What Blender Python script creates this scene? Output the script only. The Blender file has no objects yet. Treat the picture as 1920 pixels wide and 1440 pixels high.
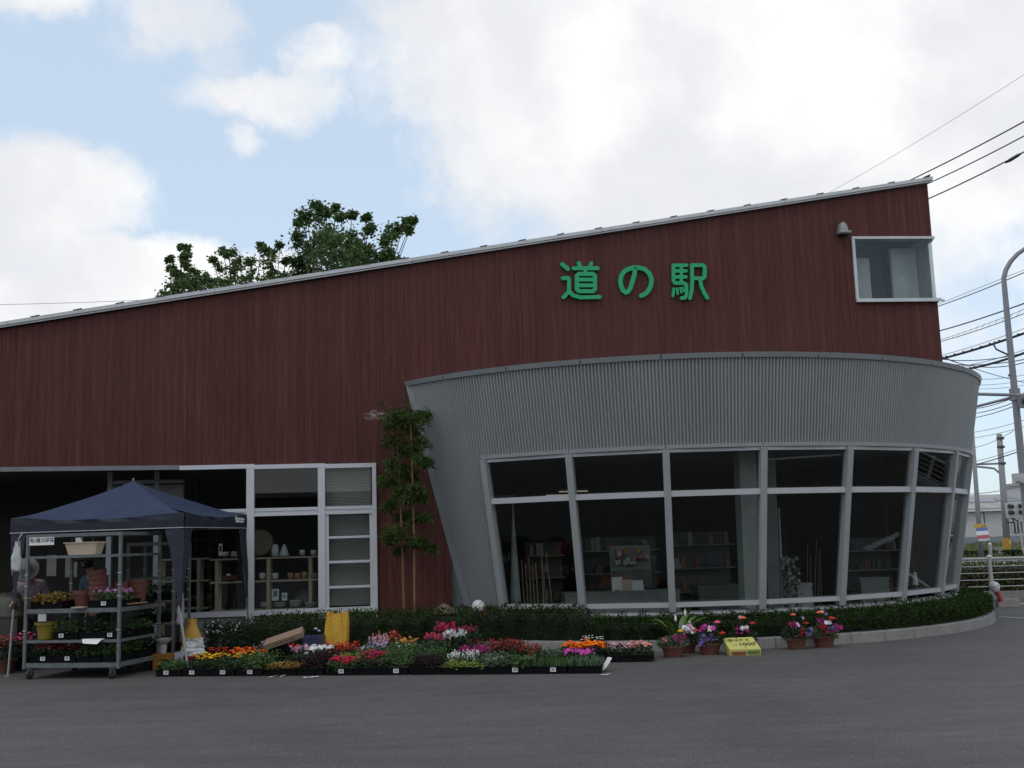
import bpy, math, random
from mathutils import Vector, Matrix, Quaternion
random.seed(7)
rad = math.radians
scene = bpy.context.scene
COL = scene.collection

# ------------------------------------------------------------------ camera
F, PITCH, ROLL, EYE, YAW = 2068.0, rad(8.145), rad(1.733), 1.6, rad(5.82)
cd = bpy.data.cameras.new('camera'); cam = bpy.data.objects.new('camera', cd); COL.objects.link(cam)
cd.sensor_width = 36; cd.lens = F / 1920 * 36; cd.clip_end = 3000; cd.clip_start = .05
cam.matrix_world = Matrix.Translation((0, 0, EYE)) @ Matrix.Rotation(rad(90) + PITCH, 4, 'X') @ Matrix.Rotation(-ROLL, 4, 'Z')
scene.camera = cam
_p = PITCH
_u = Vector((0, -math.sin(_p), math.cos(_p))); _w = Vector((0, math.cos(_p), math.sin(_p))); _r = Vector((1, 0, 0))
CR = _r * math.cos(ROLL) - _u * math.sin(ROLL); CU = _r * math.sin(ROLL) + _u * math.cos(ROLL)
E0 = Vector((0, 0, EYE))
def ray(x, y): return _w * F + CR * (x - 960) + CU * (720 - y)
def atZ(x, y, z=0.0):
    d = ray(x, y); return E0 + d * ((z - EYE) / d.z)
def atY(x, y, Y):
    d = ray(x, y); return E0 + d * (Y / d.y)
def hor(x): return 1016 + .0303 * (960 - x)
# the building's own frame: x along the front wall, y into the building
BO = Vector((0, 18.0388, 0)); BX = Vector((math.cos(YAW), math.sin(YAW), 0)); BY = Vector((-math.sin(YAW), math.cos(YAW), 0))
def toL(P):
    v = P - BO; return Vector((v.dot(BX), v.dot(BY), v.z))
def toW(x, y, z=0.0): return BO + BX * x + BY * y + Vector((0, 0, z))
def wl(x, y, yl=0.0):
    d = ray(x, y); t = (yl - (E0 - BO).dot(BY)) / d.dot(BY); return toL(E0 + d * t)
def wp(x, y, yl=0.0):
    q = wl(x, y, yl); return toW(q.x, q.y, q.z)

# ------------------------------------------------------------------ world and light
SUN_EL, SUN_AZ = 58, 215            # degrees; azimuth clockwise from +Y
world = bpy.data.worlds.new('World'); scene.world = world; world.use_nodes = True
wn, wk = world.node_tree.nodes, world.node_tree.links
wn.clear()
def wnode(t, **k):
    n = wn.new(t)
    for a, b in k.items(): setattr(n, a, b)
    return n
def wmath(op, a, b=None, clamp=False):
    n = wnode('ShaderNodeMath', operation=op, use_clamp=clamp)
    for i, v in enumerate((a, b)):
        if v is None: continue
        if isinstance(v, (int, float)): n.inputs[i].default_value = v
        else: wk.new(v, n.inputs[i])
    return n.outputs[0]
def wvec(op, a, b):
    n = wnode('ShaderNodeVectorMath', operation=op)
    for i, v in enumerate((a, b)):
        if isinstance(v, (tuple, Vector)): n.inputs[i].default_value = tuple(v)
        else: wk.new(v, n.inputs[i])
    return n
def wsmooth(v, lo, hi, a=0.0, b=1.0):
    n = wnode('ShaderNodeMapRange', interpolation_type='SMOOTHSTEP'); wk.new(v, n.inputs[0])
    for i, q in enumerate((lo, hi, a, b)): n.inputs[i + 1].default_value = q
    return n.outputs[0]
def wnoise(vec, scale, detail=6, rough=.55):
    n = wnode('ShaderNodeTexNoise'); wk.new(vec, n.inputs['Vector'])
    n.inputs['Scale'].default_value = scale; n.inputs['Detail'].default_value = detail; n.inputs['Roughness'].default_value = rough
    return n
sky = wnode('ShaderNodeTexSky', sky_type='NISHITA'); sky.sun_disc = False
sky.sun_elevation = rad(SUN_EL); sky.sun_rotation = rad(SUN_AZ); sky.air_density = 1.0; sky.dust_density = 1.0
tc = wnode('ShaderNodeTexCoord'); D = tc.outputs['Generated']
nz = wnoise(D, 9, 8, .6); nzv = wvec('SUBTRACT', nz.outputs['Color'], (.5, .5, .5)).outputs[0]
sc_ = wvec('MULTIPLY', nzv, (.07, .07, .07)).outputs[0]
DW = wvec('ADD', D, sc_).outputs[0]
# cloud masses: (pixel x, y, half width, half height, weight); the same kind of broken cover goes on over the rest of the dome
BL = [(1370, 150, 640, 330, 1.25), (1500, 330, 600, 230, 1.0), (960, 40, 300, 90, .9), (1000, 420, 160, 110, .45), (860, 200, 170, 110, .5),
      (90, 355, 170, 110, .95), (-20, 420, 200, 110, .9), (250, 520, 210, 85, 1.0), (30, 560, 330, 70, .9), (480, 520, 160, 60, .7),
      (330, 35, 140, 75, .62), (250, 75, 90, 50, .45), (70, 0, 130, 45, .7), (600, 120, 80, 70, .62), (430, 175, 130, 50, .62),
      (540, 195, 150, 55, .6), (455, 255, 50, 35, .5), (400, 110, 70, 50, .45), (610, 290, 40, 30, .3), (820, 360, 90, 35, .4),
      (1800, 420, 300, 170, .55), (1850, 620, 260, 140, .4), (1840, 330, 120, 60, .35)]
fld = None
for (bx, by, ha, hb, wt) in BL:
    c = ray(bx, by).normalized()
    d = wvec('SUBTRACT', DW, c).outputs[0]
    a = wmath('MULTIPLY', wvec('DOT_PRODUCT', d, CR).outputs['Value'], F / ha); b = wmath('MULTIPLY', wvec('DOT_PRODUCT', d, CU).outputs['Value'], F / hb)
    q = wmath('ADD', wmath('MULTIPLY', a, a), wmath('MULTIPLY', b, b))
    e = wsmooth(wmath('SQRT', q), .25, 1.45, wt, 0.0)
    front = wsmooth(wvec('DOT_PRODUCT', D, c).outputs['Value'], .4, .7)
    e = wmath('MULTIPLY', e, front)
    fld = e if fld is None else wmath('MAXIMUM', fld, e)
n1 = wnoise(D, 3.2, 7, .55).outputs['Fac']
inframe = wsmooth(wvec('DOT_PRODUCT', D, ray(960, 500).normalized()).outputs['Value'], .80, .90)
gen = wmath('MULTIPLY', wsmooth(n1, .38, .62), wmath('SUBTRACT', 1.0, inframe))
fld = wmath('MAXIMUM', fld, gen)
n2 = wnoise(DW, 16, 9, .62).outputs['Fac']
dens = wsmooth(wmath('ADD', fld, wmath('MULTIPLY', wmath('SUBTRACT', n2, .5), .95)), .22, .78)
n3 = wnoise(DW, 5.5, 5, .5).outputs['Fac']
cramp = wnode('ShaderNodeMixRGB'); wk.new(wsmooth(n3, .38, .62), cramp.inputs[0])
cramp.inputs[1].default_value = (8.3, 8.45, 8.8, 1); cramp.inputs[2].default_value = (10.3, 10.3, 10.3, 1)
veil = wnode('ShaderNodeMixRGB'); veil.inputs[0].default_value = .5
wk.new(sky.outputs[0], veil.inputs[1]); veil.inputs[2].default_value = (9.66, 11.66, 13.7, 1)
mixc = wnode('ShaderNodeMixRGB'); wk.new(dens, mixc.inputs[0]); wk.new(veil.outputs[0], mixc.inputs[1]); wk.new(cramp.outputs[0], mixc.inputs[2])
bg = wnode('ShaderNodeBackground'); bg.inputs['Strength'].default_value = .1; wk.new(mixc.outputs[0], bg.inputs['Color'])
wo = wnode('ShaderNodeOutputWorld'); wk.new(bg.outputs[0], wo.inputs['Surface'])
sd = bpy.data.lights.new('sun', 'SUN'); sun = bpy.data.objects.new('sun', sd); COL.objects.link(sun)
sd.energy = .5; sd.angle = rad(14); sd.color = (1, .96, .9)
sdir = Vector((math.sin(rad(SUN_AZ)) * math.cos(rad(SUN_EL)), math.cos(rad(SUN_AZ)) * math.cos(rad(SUN_EL)), math.sin(rad(SUN_EL))))
sun.rotation_euler = sdir.to_track_quat('Z', 'Y').to_euler()
scene.view_settings.view_transform = 'Standard'; scene.view_settings.look = 'None'
scene.view_settings.exposure = 0.0; scene.view_settings.gamma = 1.0; scene.view_settings.use_curve_mapping = False
try:
    scene.cycles.transparent_max_bounces = 24; scene.cycles.max_bounces = 8; scene.cycles.use_denoising = True
except Exception: pass

# ------------------------------------------------------------------ materials
MATS = {}
def mat(name, col, rough=.6, metal=0.0, var=.15, scale=5.0, stretch=(1, 1, 1), bump=0.0, col2=None, island=0.0, rnd=0.0, spec=None, detail=4, trans=0.0):
    if name in MATS: return MATS[name]
    m = bpy.data.materials.new(name); m.use_nodes = True; N, L = m.node_tree.nodes, m.node_tree.links
    b = N['Principled BSDF']; b.inputs['Roughness'].default_value = rough; b.inputs['Metallic'].default_value = metal
    if spec is not None: b.inputs['Specular IOR Level'].default_value = spec
    tcn = N.new('ShaderNodeTexCoord'); mp = N.new('ShaderNodeMapping'); mp.inputs['Scale'].default_value = stretch
    L.new(tcn.outputs['Object'], mp.inputs['Vector'])
    n = N.new('ShaderNodeTexNoise'); n.inputs['Scale'].default_value = scale; n.inputs['Detail'].default_value = detail; n.inputs['Roughness'].default_value = .6
    L.new(mp.outputs[0], n.inputs['Vector'])
    rp = N.new('ShaderNodeMapRange'); rp.inputs[1].default_value = .25; rp.inputs[2].default_value = .75
    L.new(n.outputs['Fac'], rp.inputs[0])
    mx = N.new('ShaderNodeMixRGB'); L.new(rp.outputs[0], mx.inputs[0])
    c2 = col2 or tuple(min(1, c * (1 + var)) for c in col); c1 = col if col2 else tuple(c * (1 - var) for c in col)
    mx.inputs[1].default_value = (*c1, 1); mx.inputs[2].default_value = (*c2, 1)
    out = mx.outputs[0]
    if island or rnd:
        if island: g = N.new('ShaderNodeNewGeometry').outputs['Random Per Island']; amt = island
        else: g = N.new('ShaderNodeObjectInfo').outputs['Random']; amt = rnd
        hs = N.new('ShaderNodeHueSaturation'); r2 = N.new('ShaderNodeMapRange'); L.new(g, r2.inputs[0])
        r2.inputs[3].default_value = 1 - amt; r2.inputs[4].default_value = 1 + amt
        L.new(r2.outputs[0], hs.inputs['Value']); L.new(out, hs.inputs['Color'])
        if island:
            r3 = N.new('ShaderNodeMapRange'); L.new(g, r3.inputs[0]); r3.inputs[3].default_value = .48; r3.inputs[4].default_value = .52; 
            L.new(r3.outputs[0], hs.inputs['Hue'])
        out = hs.outputs[0]
    L.new(out, b.inputs['Base Color'])
    if bump:
        bp = N.new('ShaderNodeBump'); bp.inputs['Strength'].default_value = bump; bp.inputs['Distance'].default_value = .02
        L.new(n.outputs['Fac'], bp.inputs['Height']); L.new(bp.outputs[0], b.inputs['Normal'])
    if trans:
        tb = N.new('ShaderNodeBsdfTranslucent'); L.new(out, tb.inputs['Color']); ms = N.new('ShaderNodeMixShader'); ms.inputs[0].default_value = trans
        L.new(b.outputs[0], ms.inputs[1]); L.new(tb.outputs[0], ms.inputs[2]); L.new(ms.outputs[0], N['Material Output'].inputs['Surface'])
    MATS[name] = m
    return m
def glass(name, tint=(.81, .835, .825), ior=1.46):
    if name in MATS: return MATS[name]
    m = bpy.data.materials.new(name); m.use_nodes = True; N, L = m.node_tree.nodes, m.node_tree.links
    N.remove(N['Principled BSDF'])
    t = N.new('ShaderNodeBsdfTransparent'); t.inputs[0].default_value = (*tint, 1)
    g = N.new('ShaderNodeBsdfGlossy'); g.inputs['Roughness'].default_value = .01
    ge = N.new('ShaderNodeNewGeometry'); dt = N.new('ShaderNodeVectorMath'); dt.operation = 'DOT_PRODUCT'; L.new(ge.outputs['Incoming'], dt.inputs[0]); L.new(ge.outputs['Normal'], dt.inputs[1])
    def mth(op, a, b=None):
        x = N.new('ShaderNodeMath'); x.operation = op
        for i, v in enumerate((a, b)):
            if v is None: continue
            if isinstance(v, (float, int)): x.inputs[i].default_value = v
            else: L.new(v, x.inputs[i])
        return x.outputs[0]
    f0 = ((ior - 1) / (ior + 1)) ** 2
    fr = mth('ADD', mth('MULTIPLY', mth('POWER', mth('SUBTRACT', 1.0, mth('ABSOLUTE', dt.outputs['Value'])), 5.0), 1 - f0), f0)
    ms = N.new('ShaderNodeMixShader'); L.new(fr, ms.inputs[0]); L.new(t.outputs[0], ms.inputs[1]); L.new(g.outputs[0], ms.inputs[2])
    L.new(ms.outputs[0], N['Material Output'].inputs['Surface']); MATS[name] = m
    return m
def wood_mat():
    m = bpy.data.materials.new('stained_board'); m.use_nodes = True; N, L = m.node_tree.nodes, m.node_tree.links
    b = N['Principled BSDF']; b.inputs['Roughness'].default_value = .7; b.inputs['Specular IOR Level'].default_value = .22
    tcn = N.new('ShaderNodeTexCoord'); oi = N.new('ShaderNodeObjectInfo')
    off = N.new('ShaderNodeCombineXYZ'); mu = N.new('ShaderNodeMath'); mu.operation = 'MULTIPLY'; mu.inputs[1].default_value = 40; L.new(oi.outputs['Random'], mu.inputs[0]); L.new(mu.outputs[0], off.inputs[2])
    ad = N.new('ShaderNodeVectorMath'); L.new(tcn.outputs['Object'], ad.inputs[0]); L.new(off.outputs[0], ad.inputs[1])
    def noise(vec, st, sc, det=5, ro=.6):
        mp = N.new('ShaderNodeMapping'); mp.inputs['Scale'].default_value = st; L.new(vec, mp.inputs[0])
        n = N.new('ShaderNodeTexNoise'); n.inputs['Scale'].default_value = sc; n.inputs['Detail'].default_value = det; n.inputs['Roughness'].default_value = ro; L.new(mp.outputs[0], n.inputs['Vector']); return n.outputs['Fac']
    def rng(v, a, b_, c=0, d=1):
        r = N.new('ShaderNodeMapRange'); L.new(v, r.inputs[0])
        for i, q in enumerate((a, b_, c, d)): r.inputs[i + 1].default_value = q
        return r.outputs[0]
    def mix(f, a, b_, bt='MIX'):
        x = N.new('ShaderNodeMixRGB'); x.blend_type = bt
        for i, v in enumerate((f, a, b_)):
            if isinstance(v, (float, int)): x.inputs[i].default_value = v
            elif isinstance(v, tuple): x.inputs[i].default_value = (*v, 1)
            else: L.new(v, x.inputs[i])
        return x.outputs[0]
    grain = noise(ad.outputs[0], (1, 1, .03), 60); broad = noise(ad.outputs[0], (1, 1, .12), 6)
    c = mix(rng(grain, .3, .7), (.060, .0190, .0160), (.120, .0375, .0305))
    c = mix(rng(broad, .3, .7), c, mix(1.0, c, (.86, .80, .80), 'MULTIPLY'))
    wear = noise(ad.outputs[0], (1, 1, .018), 34, 6, .7)      # paint worn along the grain
    c = mix(rng(wear, .57, .76, 0, .6), c, (.19, .12, .11))
    spot = noise(ad.outputs[0], (1, 1, .35), 26, 3, .5)
    c = mix(rng(spot, .73, .80, 0, .35), c, (.36, .29, .28))
    fade = noise(tcn.outputs['Object'], (.5, 1, .5), 1.1, 3)
    c = mix(rng(fade, .35, .7, 0, .35), c, (.10, .044, .040))
    hs = N.new('ShaderNodeHueSaturation'); L.new(c, hs.inputs['Color']); L.new(rng(oi.outputs['Random'], 0, 1, .90, 1.10), hs.inputs['Value'])
    # chalky scuff on the boards behind the bamboo
    sx = N.new('ShaderNodeSeparateXYZ'); L.new(tcn.outputs['Object'], sx.inputs[0])
    def mth(op, a, b_):
        x = N.new('ShaderNodeMath'); x.operation = op
        for i, v in enumerate((a, b_)):
            if isinstance(v, (float, int)): x.inputs[i].default_value = v
            else: L.new(v, x.inputs[i])
        return x.outputs[0]
    dx = mth('MULTIPLY', mth('SUBTRACT', sx.outputs[0], -2.20), 4.6); dz = mth('MULTIPLY', mth('SUBTRACT', sx.outputs[2], 3.70), 12.0)
    dd = mth('ADD', mth('MULTIPLY', dx, dx), mth('MULTIPLY', dz, dz))
    sn = noise(tcn.outputs['Object'], (1, 1, 2.2), 13, 5, .75)
    sm = mth('MULTIPLY', rng(dd, .2, 1.6, 1, 0), rng(sn, .50, .55))
    c = mix(sm, hs.outputs[0], (.30, .26, .25))
    L.new(c, b.inputs['Base Color'])
    bp = N.new('ShaderNodeBump'); bp.inputs['Strength'].default_value = .25; bp.inputs['Distance'].default_value = .004; L.new(grain, bp.inputs['Height']); L.new(bp.outputs[0], b.inputs['Normal'])
    return m
def asphalt_mat():
    m = bpy.data.materials.new('asphalt'); m.use_nodes = True; N, L = m.node_tree.nodes, m.node_tree.links
    b = N['Principled BSDF']; b.inputs['Roughness'].default_value = .85; b.inputs['Specular IOR Level'].default_value = .3
    tcn = N.new('ShaderNodeTexCoord')
    def noise(sc, det, st=(1, 1, 1), ro=.6):
        mp = N.new('ShaderNodeMapping'); mp.inputs['Scale'].default_value = st; L.new(tcn.outputs['Object'], mp.inputs[0])
        n = N.new('ShaderNodeTexNoise'); n.inputs['Scale'].default_value = sc; n.inputs['Detail'].default_value = det; n.inputs['Roughness'].default_value = ro; L.new(mp.outputs[0], n.inputs['Vector']); return n.outputs['Fac']
    def rng(v, a, b_, c, d):
        r = N.new('ShaderNodeMapRange'); L.new(v, r.inputs[0])
        for i, q in enumerate((a, b_, c, d)): r.inputs[i + 1].default_value = q
        return r.outputs[0]
    def mul(a, b_):
        x = N.new('ShaderNodeMath'); x.operation = 'MULTIPLY'; L.new(a, x.inputs[0]); L.new(b_, x.inputs[1]); return x.outputs[0]
    v = mul(rng(noise(.35, 4), .3, .7, .82, 1.16), rng(noise(95, 2, ro=.7), .3, .7, .55, 1.5))
    v = mul(v, rng(noise(2.2, 5, (.35, 1.6, 1)), .3, .7, .86, 1.14))
    v = mul(v, rng(noise(28, 1), .68, .74, 1.0, 2.0)); v = mul(v, rng(noise(38, 3, ro=.8), .3, .7, .72, 1.3)); v = mul(v, rng(noise(.7, 3), .62, .72, 1.0, .84)); v = mul(v, rng(noise(7, 4), .3, .7, .93, 1.08))
    v = mul(v, rng(noise(.9, 6, (.5, 2.4, 1)), .66, .8, 1.0, 1.28))
    mx = N.new('ShaderNodeVectorMath'); mx.operation = 'SCALE'; mx.inputs[0].default_value = (.088, .083, .081); L.new(v, mx.inputs['Scale'])
    L.new(mx.outputs[0], b.inputs['Base Color'])
    bp = N.new('ShaderNodeBump'); bp.inputs['Strength'].default_value = .5; bp.inputs['Distance'].default_value = .006; L.new(noise(90, 2), bp.inputs['Height']); L.new(bp.outputs[0], b.inputs['Normal'])
    return m
BOARD = wood_mat(); ASPH = asphalt_mat()
ALU = mat('aluminium', (.42, .43, .44), .45, .3, .06)
WHITEALU = mat('white_aluminium', (.54, .55, .575), .4, .1, .05)
MULL = mat('grey_mullion', (.34, .355, .36), .5, .2, .05)
ZINC = mat('zinc_cladding', (.315, .328, .332), .5, .15, .1, 1.2, (1, 1, .25))
CAPM = mat('cap_metal', (.25, .265, .275), .5, .2, .08, 2)
GLASS = glass('window_glass')
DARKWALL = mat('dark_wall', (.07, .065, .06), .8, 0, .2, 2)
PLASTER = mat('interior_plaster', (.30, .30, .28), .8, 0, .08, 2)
PALEWALL = mat('pale_plaster', (.55, .57, .57), .8, 0, .05, 2)
FLOORM = mat('interior_floor', (.16, .15, .14), .6, 0, .15, 3)
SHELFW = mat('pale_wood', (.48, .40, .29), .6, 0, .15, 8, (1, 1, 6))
STEEL = mat('galvanised_steel', (.135, .145, .145), .5, .2, .25, 12)
CONC = mat('concrete', (.225, .212, .20), .9, 0, .22, 7, bump=.3)
BLACKP = mat('black_plastic', (.006, .006, .0065), .75, 0, .3, spec=.12)
SOIL = mat('soil', (.035, .027, .02), .95, 0, .4, 20, bump=.5)
TERRA = mat('terracotta', (.125, .042, .030), .7, 0, .14, 9)
WHITEP = mat('white_paper', (.74, .74, .73), .7, 0, .05)
INK = mat('black_ink', (.02, .02, .025), .6, 0, .05)
NAVY = mat('navy_canvas', (.020, .034, .078), .75, 0, .16, 3)
RUBBER = mat('rubber', (.022, .022, .022), .8, 0, .2)
SIGNG = mat('green_sign', (.002, .36, .125), .45, 0, .05)
def leafmat(name, col, isl=.45, tr=.12): return mat(name, col, .55, 0, .25, 3, island=isl, spec=.3, trans=tr)
HEDGEL = mat('hedge_leaf', (.036, .064, .014), .7, 0, .25, 3, island=.45, spec=.15, trans=.12)
TREEL = leafmat('tree_leaf', (.10, .16, .050), .5, .45)
BAMBL = leafmat('bamboo_leaf', (.060, .105, .020), .5, .3)
GREEN = leafmat('seedling_leaf', (.070, .125, .038))
DGREEN = leafmat('dark_leaf', (.028, .052, .022))
SAGE = leafmat('sage_leaf', (.10, .155, .085))
LIME = leafmat('lime_leaf', (.20, .25, .045))
BRONZE = leafmat('bronze_leaf', (.24, .145, .035))
PURPLE = leafmat('purple_leaf', (.032, .014, .018))
TWIG = mat('twig', (.035, .028, .02), .9)
BARK = mat('bark', (.09, .075, .06), .9, 0, .3, 10)
def petal(name, col): return mat(name, col, .55, 0, .15, 4, island=.28, spec=.2, trans=.1)
ORANGE = petal('orange_petal', (.78, .13, .010)); YELLOW = petal('yellow_petal', (.75, .42, .015)); REDP = petal('red_petal', (.45, .028, .02))
CRIMSON = petal('crimson_petal', (.46, .012, .055)); DARKRED = petal('dark_red_petal', (.24, .02, .024)); MAGENTA = petal('magenta_petal', (.34, .02, .16))
PINK = petal('pink_petal', (.72, .10, .22)); PALEPINK = petal('pale_pink_petal', (.66, .36, .44)); WHITEF = petal('white_petal', (.80, .78, .77))
LILAC = petal('lilac_petal', (.42, .32, .52)); HOTPINK = petal('hot_pink_petal', (.62, .08, .42)); CORAL = petal('coral_petal', (.75, .14, .08)); VIOLET = petal('violet_petal', (.22, .14, .42))

# ------------------------------------------------------------------ mesh helpers
class MB:
    def __init__(s): s.v = []; s.f = []; s.m = []; s.cur = 0
    def add(s, vs, fs):
        o = len(s.v); s.v += [tuple(v) for v in vs]; s.f += [tuple(o + i for i in f) for f in fs]; s.m += [s.cur] * len(fs); return s
    def hexa(s, p):      # eight points: bottom 0-3 counter-clockwise, top 4-7
        return s.add(p, [(3, 2, 1, 0), (4, 5, 6, 7), (0, 1, 5, 4), (1, 2, 6, 5), (2, 3, 7, 6), (3, 0, 4, 7)])
    def box(s, c, d, M=None):
        x, y, z = d[0] / 2, d[1] / 2, d[2] / 2
        p = [Vector(q) for q in ((-x, -y, -z), (x, -y, -z), (x, y, -z), (-x, y, -z), (-x, -y, z), (x, -y, z), (x, y, z), (-x, y, z))]
        return s.hexa([(M @ q if M else q) + Vector(c) for q in p])
    def span(s, a, b):   # axis-aligned box from corner a to corner b
        return s.box([(p + q) / 2 for p, q in zip(a, b)], [abs(q - p) for p, q in zip(a, b)])
    def tube(s, pts, r, n=8, cap=True):
        pts = [Vector(p) for p in pts]; k = len(pts); rs = r if isinstance(r, (list, tuple)) else [r] * k
        rings = []; up = None
        for i, p in enumerate(pts):
            t = (pts[min(i + 1, k - 1)] - pts[max(i - 1, 0)]).normalized()
            if up is None: up = t.orthogonal().normalized()
            else:
                up = (up - t * up.dot(t)); up = up.normalized() if up.length > 1e-6 else t.orthogonal().normalized()
            bi = t.cross(up)
            rings.append([p + (up * math.cos(2 * math.pi * j / n) + bi * math.sin(2 * math.pi * j / n)) * rs[i] for j in range(n)])
        vs = [v for R in rings for v in R]; fs = []
        for i in range(k - 1):
            for j in range(n): fs.append((i * n + j, i * n + (j + 1) % n, (i + 1) * n + (j + 1) % n, (i + 1) * n + j))
        if cap: fs += [tuple(range(n - 1, -1, -1)), tuple((k - 1) * n + j for j in range(n))]
        return s.add(vs, fs)
    def lathe(s, prof, n=16, M=None, c=(0, 0, 0), sx=1, sy=1):
        vs = []; fs = []
        for (r, z) in prof:
            for j in range(n):
                v = Vector((r * sx * math.cos(2 * math.pi * j / n), r * sy * math.sin(2 * math.pi * j / n), z)); vs.append((M @ v if M else v) + Vector(c))
        for i in range(len(prof) - 1):
            for j in range(n): fs.append((i * n + j, i * n + (j + 1) % n, (i + 1) * n + (j + 1) % n, (i + 1) * n + j))
        if prof[0][0] > 1e-4: fs.append(tuple(range(n - 1, -1, -1)))
        if prof[-1][0] > 1e-4: fs.append(tuple((len(prof) - 1) * n + j for j in range(n)))
        return s.add(vs, fs)
    def leaf(s, p, d, w, l, roll=None):   # folded leaf of two faces from p along d
        d = Vector(d).normalized(); a = d.orthogonal().normalized()
        a = Quaternion(d, random.random() * 6.28 if roll is None else roll) @ a; b = d.cross(a)
        p = Vector(p); t = p + d * l; mid = p + d * l * .45 - b * w * .22
        return s.add([p, p + d * l * .5 + a * w * .5, t, p + d * l * .5 - a * w * .5, mid], [(0, 4, 2, 1), (0, 3, 2, 4)])
    def puff(s, p, r, n=6, flat=.6):
        p = Vector(p); vs = [p + Vector((0, 0, r * flat))]; a0 = random.random() * 6
        for (q, h) in ((.62, .45), (1.0, 0), (.55, -.4)):
            for j in range(n):
                k = r * q * random.uniform(.82, 1.15); a = a0 + 2 * math.pi * j / n; vs.append(p + Vector((k * math.cos(a), k * math.sin(a), r * flat * h * random.uniform(.8, 1.2))))
        fs = [(0, 1 + j, 1 + (j + 1) % n) for j in range(n)]
        for i in range(2):
            for j in range(n): fs.append((1 + i * n + j, 1 + (i + 1) * n + j, 1 + (i + 1) * n + (j + 1) % n, 1 + i * n + (j + 1) % n))
        return s.add(vs, fs)
    def disc(s, p, r, nrm, petals=5):
        p = Vector(p); nrm = Vector(nrm).normalized(); a = nrm.orthogonal().normalized(); b = nrm.cross(a); vs = [p + nrm * r * .15]; m = petals * 2; a0 = random.random() * 6
        for j in range(m):
            q = r * (1.0 if j % 2 == 0 else .55); an = a0 + 2 * math.pi * j / m; vs.append(p + (a * math.cos(an) + b * math.sin(an)) * q + nrm * r * (.12 if j % 2 == 0 else -.05))
        return s.add(vs, [(0, 1 + j, 1 + (j + 1) % m) for j in range(m)])
    def build(s, name, m, parent=None, smooth=False, kind=None, mw=None):
        me = bpy.data.meshes.new(name); me.from_pydata(s.v, [], s.f)
        for q in (m if isinstance(m, (list, tuple)) else [m]): me.materials.append(q)
        if isinstance(m, (list, tuple)): me.polygons.foreach_set('material_index', s.m)
        if smooth: me.polygons.foreach_set('use_smooth', [True] * len(me.polygons))
        me.update(); o = bpy.data.objects.new(name, me); COL.objects.link(o)
        if parent: o.parent = parent
        if kind: o['kind'] = kind
        if mw is not None: o.matrix_world = mw
        return o
def tag(o, label=None, cat=None, group=None, kind=None):
    if label: o['label'] = label
    if cat: o['category'] = cat
    if group: o['group'] = group
    if kind: o['kind'] = kind
    return o
def thing(name, label, cat, loc=(0, 0, 0), rz=0.0, group=None, rot=None):
    o = bpy.data.objects.new(name, None); COL.objects.link(o); o.location = loc; o.rotation_euler = rot or (0, 0, rz); o.empty_display_size = .1
    return tag(o, label, cat, group)
def part(name, me, parent, loc=(0, 0, 0), rz=0):
    o = bpy.data.objects.new(name, me); COL.objects.link(o); o.parent = parent; o.location = loc; o.rotation_euler = (0, 0, rz); return o
_txt = {}
def text_mesh(body, size, m, extrude=0.0, align='CENTER'):
    k = (body, size, m.name, align)
    if k in _txt: return _txt[k]
    c = bpy.data.curves.new('lettering', 'FONT'); c.body = body; c.size = size; c.extrude = extrude; c.align_x = align; c.align_y = 'CENTER'; c.resolution_u = 2; c.offset = size * .018
    o = bpy.data.objects.new('lettering', c); COL.objects.link(o)
    dg = bpy.context.evaluated_depsgraph_get(); dg.update()
    me = bpy.data.meshes.new_from_object(o.evaluated_get(dg)); me.materials.clear(); me.materials.append(m)
    bpy.data.objects.remove(o); _txt[k] = me
    return me
def lettering(body, size, m, parent, loc, rot, align='CENTER'):
    o = bpy.data.objects.new('lettering', text_mesh(body, size, m, 0, align)); COL.objects.link(o); o.parent = parent; o.location = loc; o.rotation_euler = rot; return o
U = random.uniform

# ================================================================== SETTING
g = MB(); g.add([(-400, -120, 0), (400, -120, 0), (400, 700, 0), (-400, 700, 0)], [(0, 1, 2, 3)])
tag(g.build('ground', ASPH), 'dark grey asphalt forecourt in front of the shop', None, None, 'structure')

# ================================================================== BUILDING
B = thing('shop_building', 'roadside shop with red brown board front and grey corrugated drum', 'building', BO, YAW)
DC = Vector((3.149, 3.651)); RR, ZR, SL, ZH, ZS, ZT = 6.1009, 4.2456, .1878, 2.884, .5743, 2.23
def cone(phi, z, dr=0.0):
    r = RR - SL * (ZR - z) + dr; a = rad(phi); return Vector((DC.x + r * math.sin(a), DC.y - r * math.cos(a), z))
XL, XR = -11.0, 7.46
def rz_(x): return 5.19 + (x + 8.16) * (7.63 - 5.19) / 15.62     # underside of the roof edge
def zhead(x): return 2.885 - .012 * (x + 5)
LIPZ = 4.16
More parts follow.
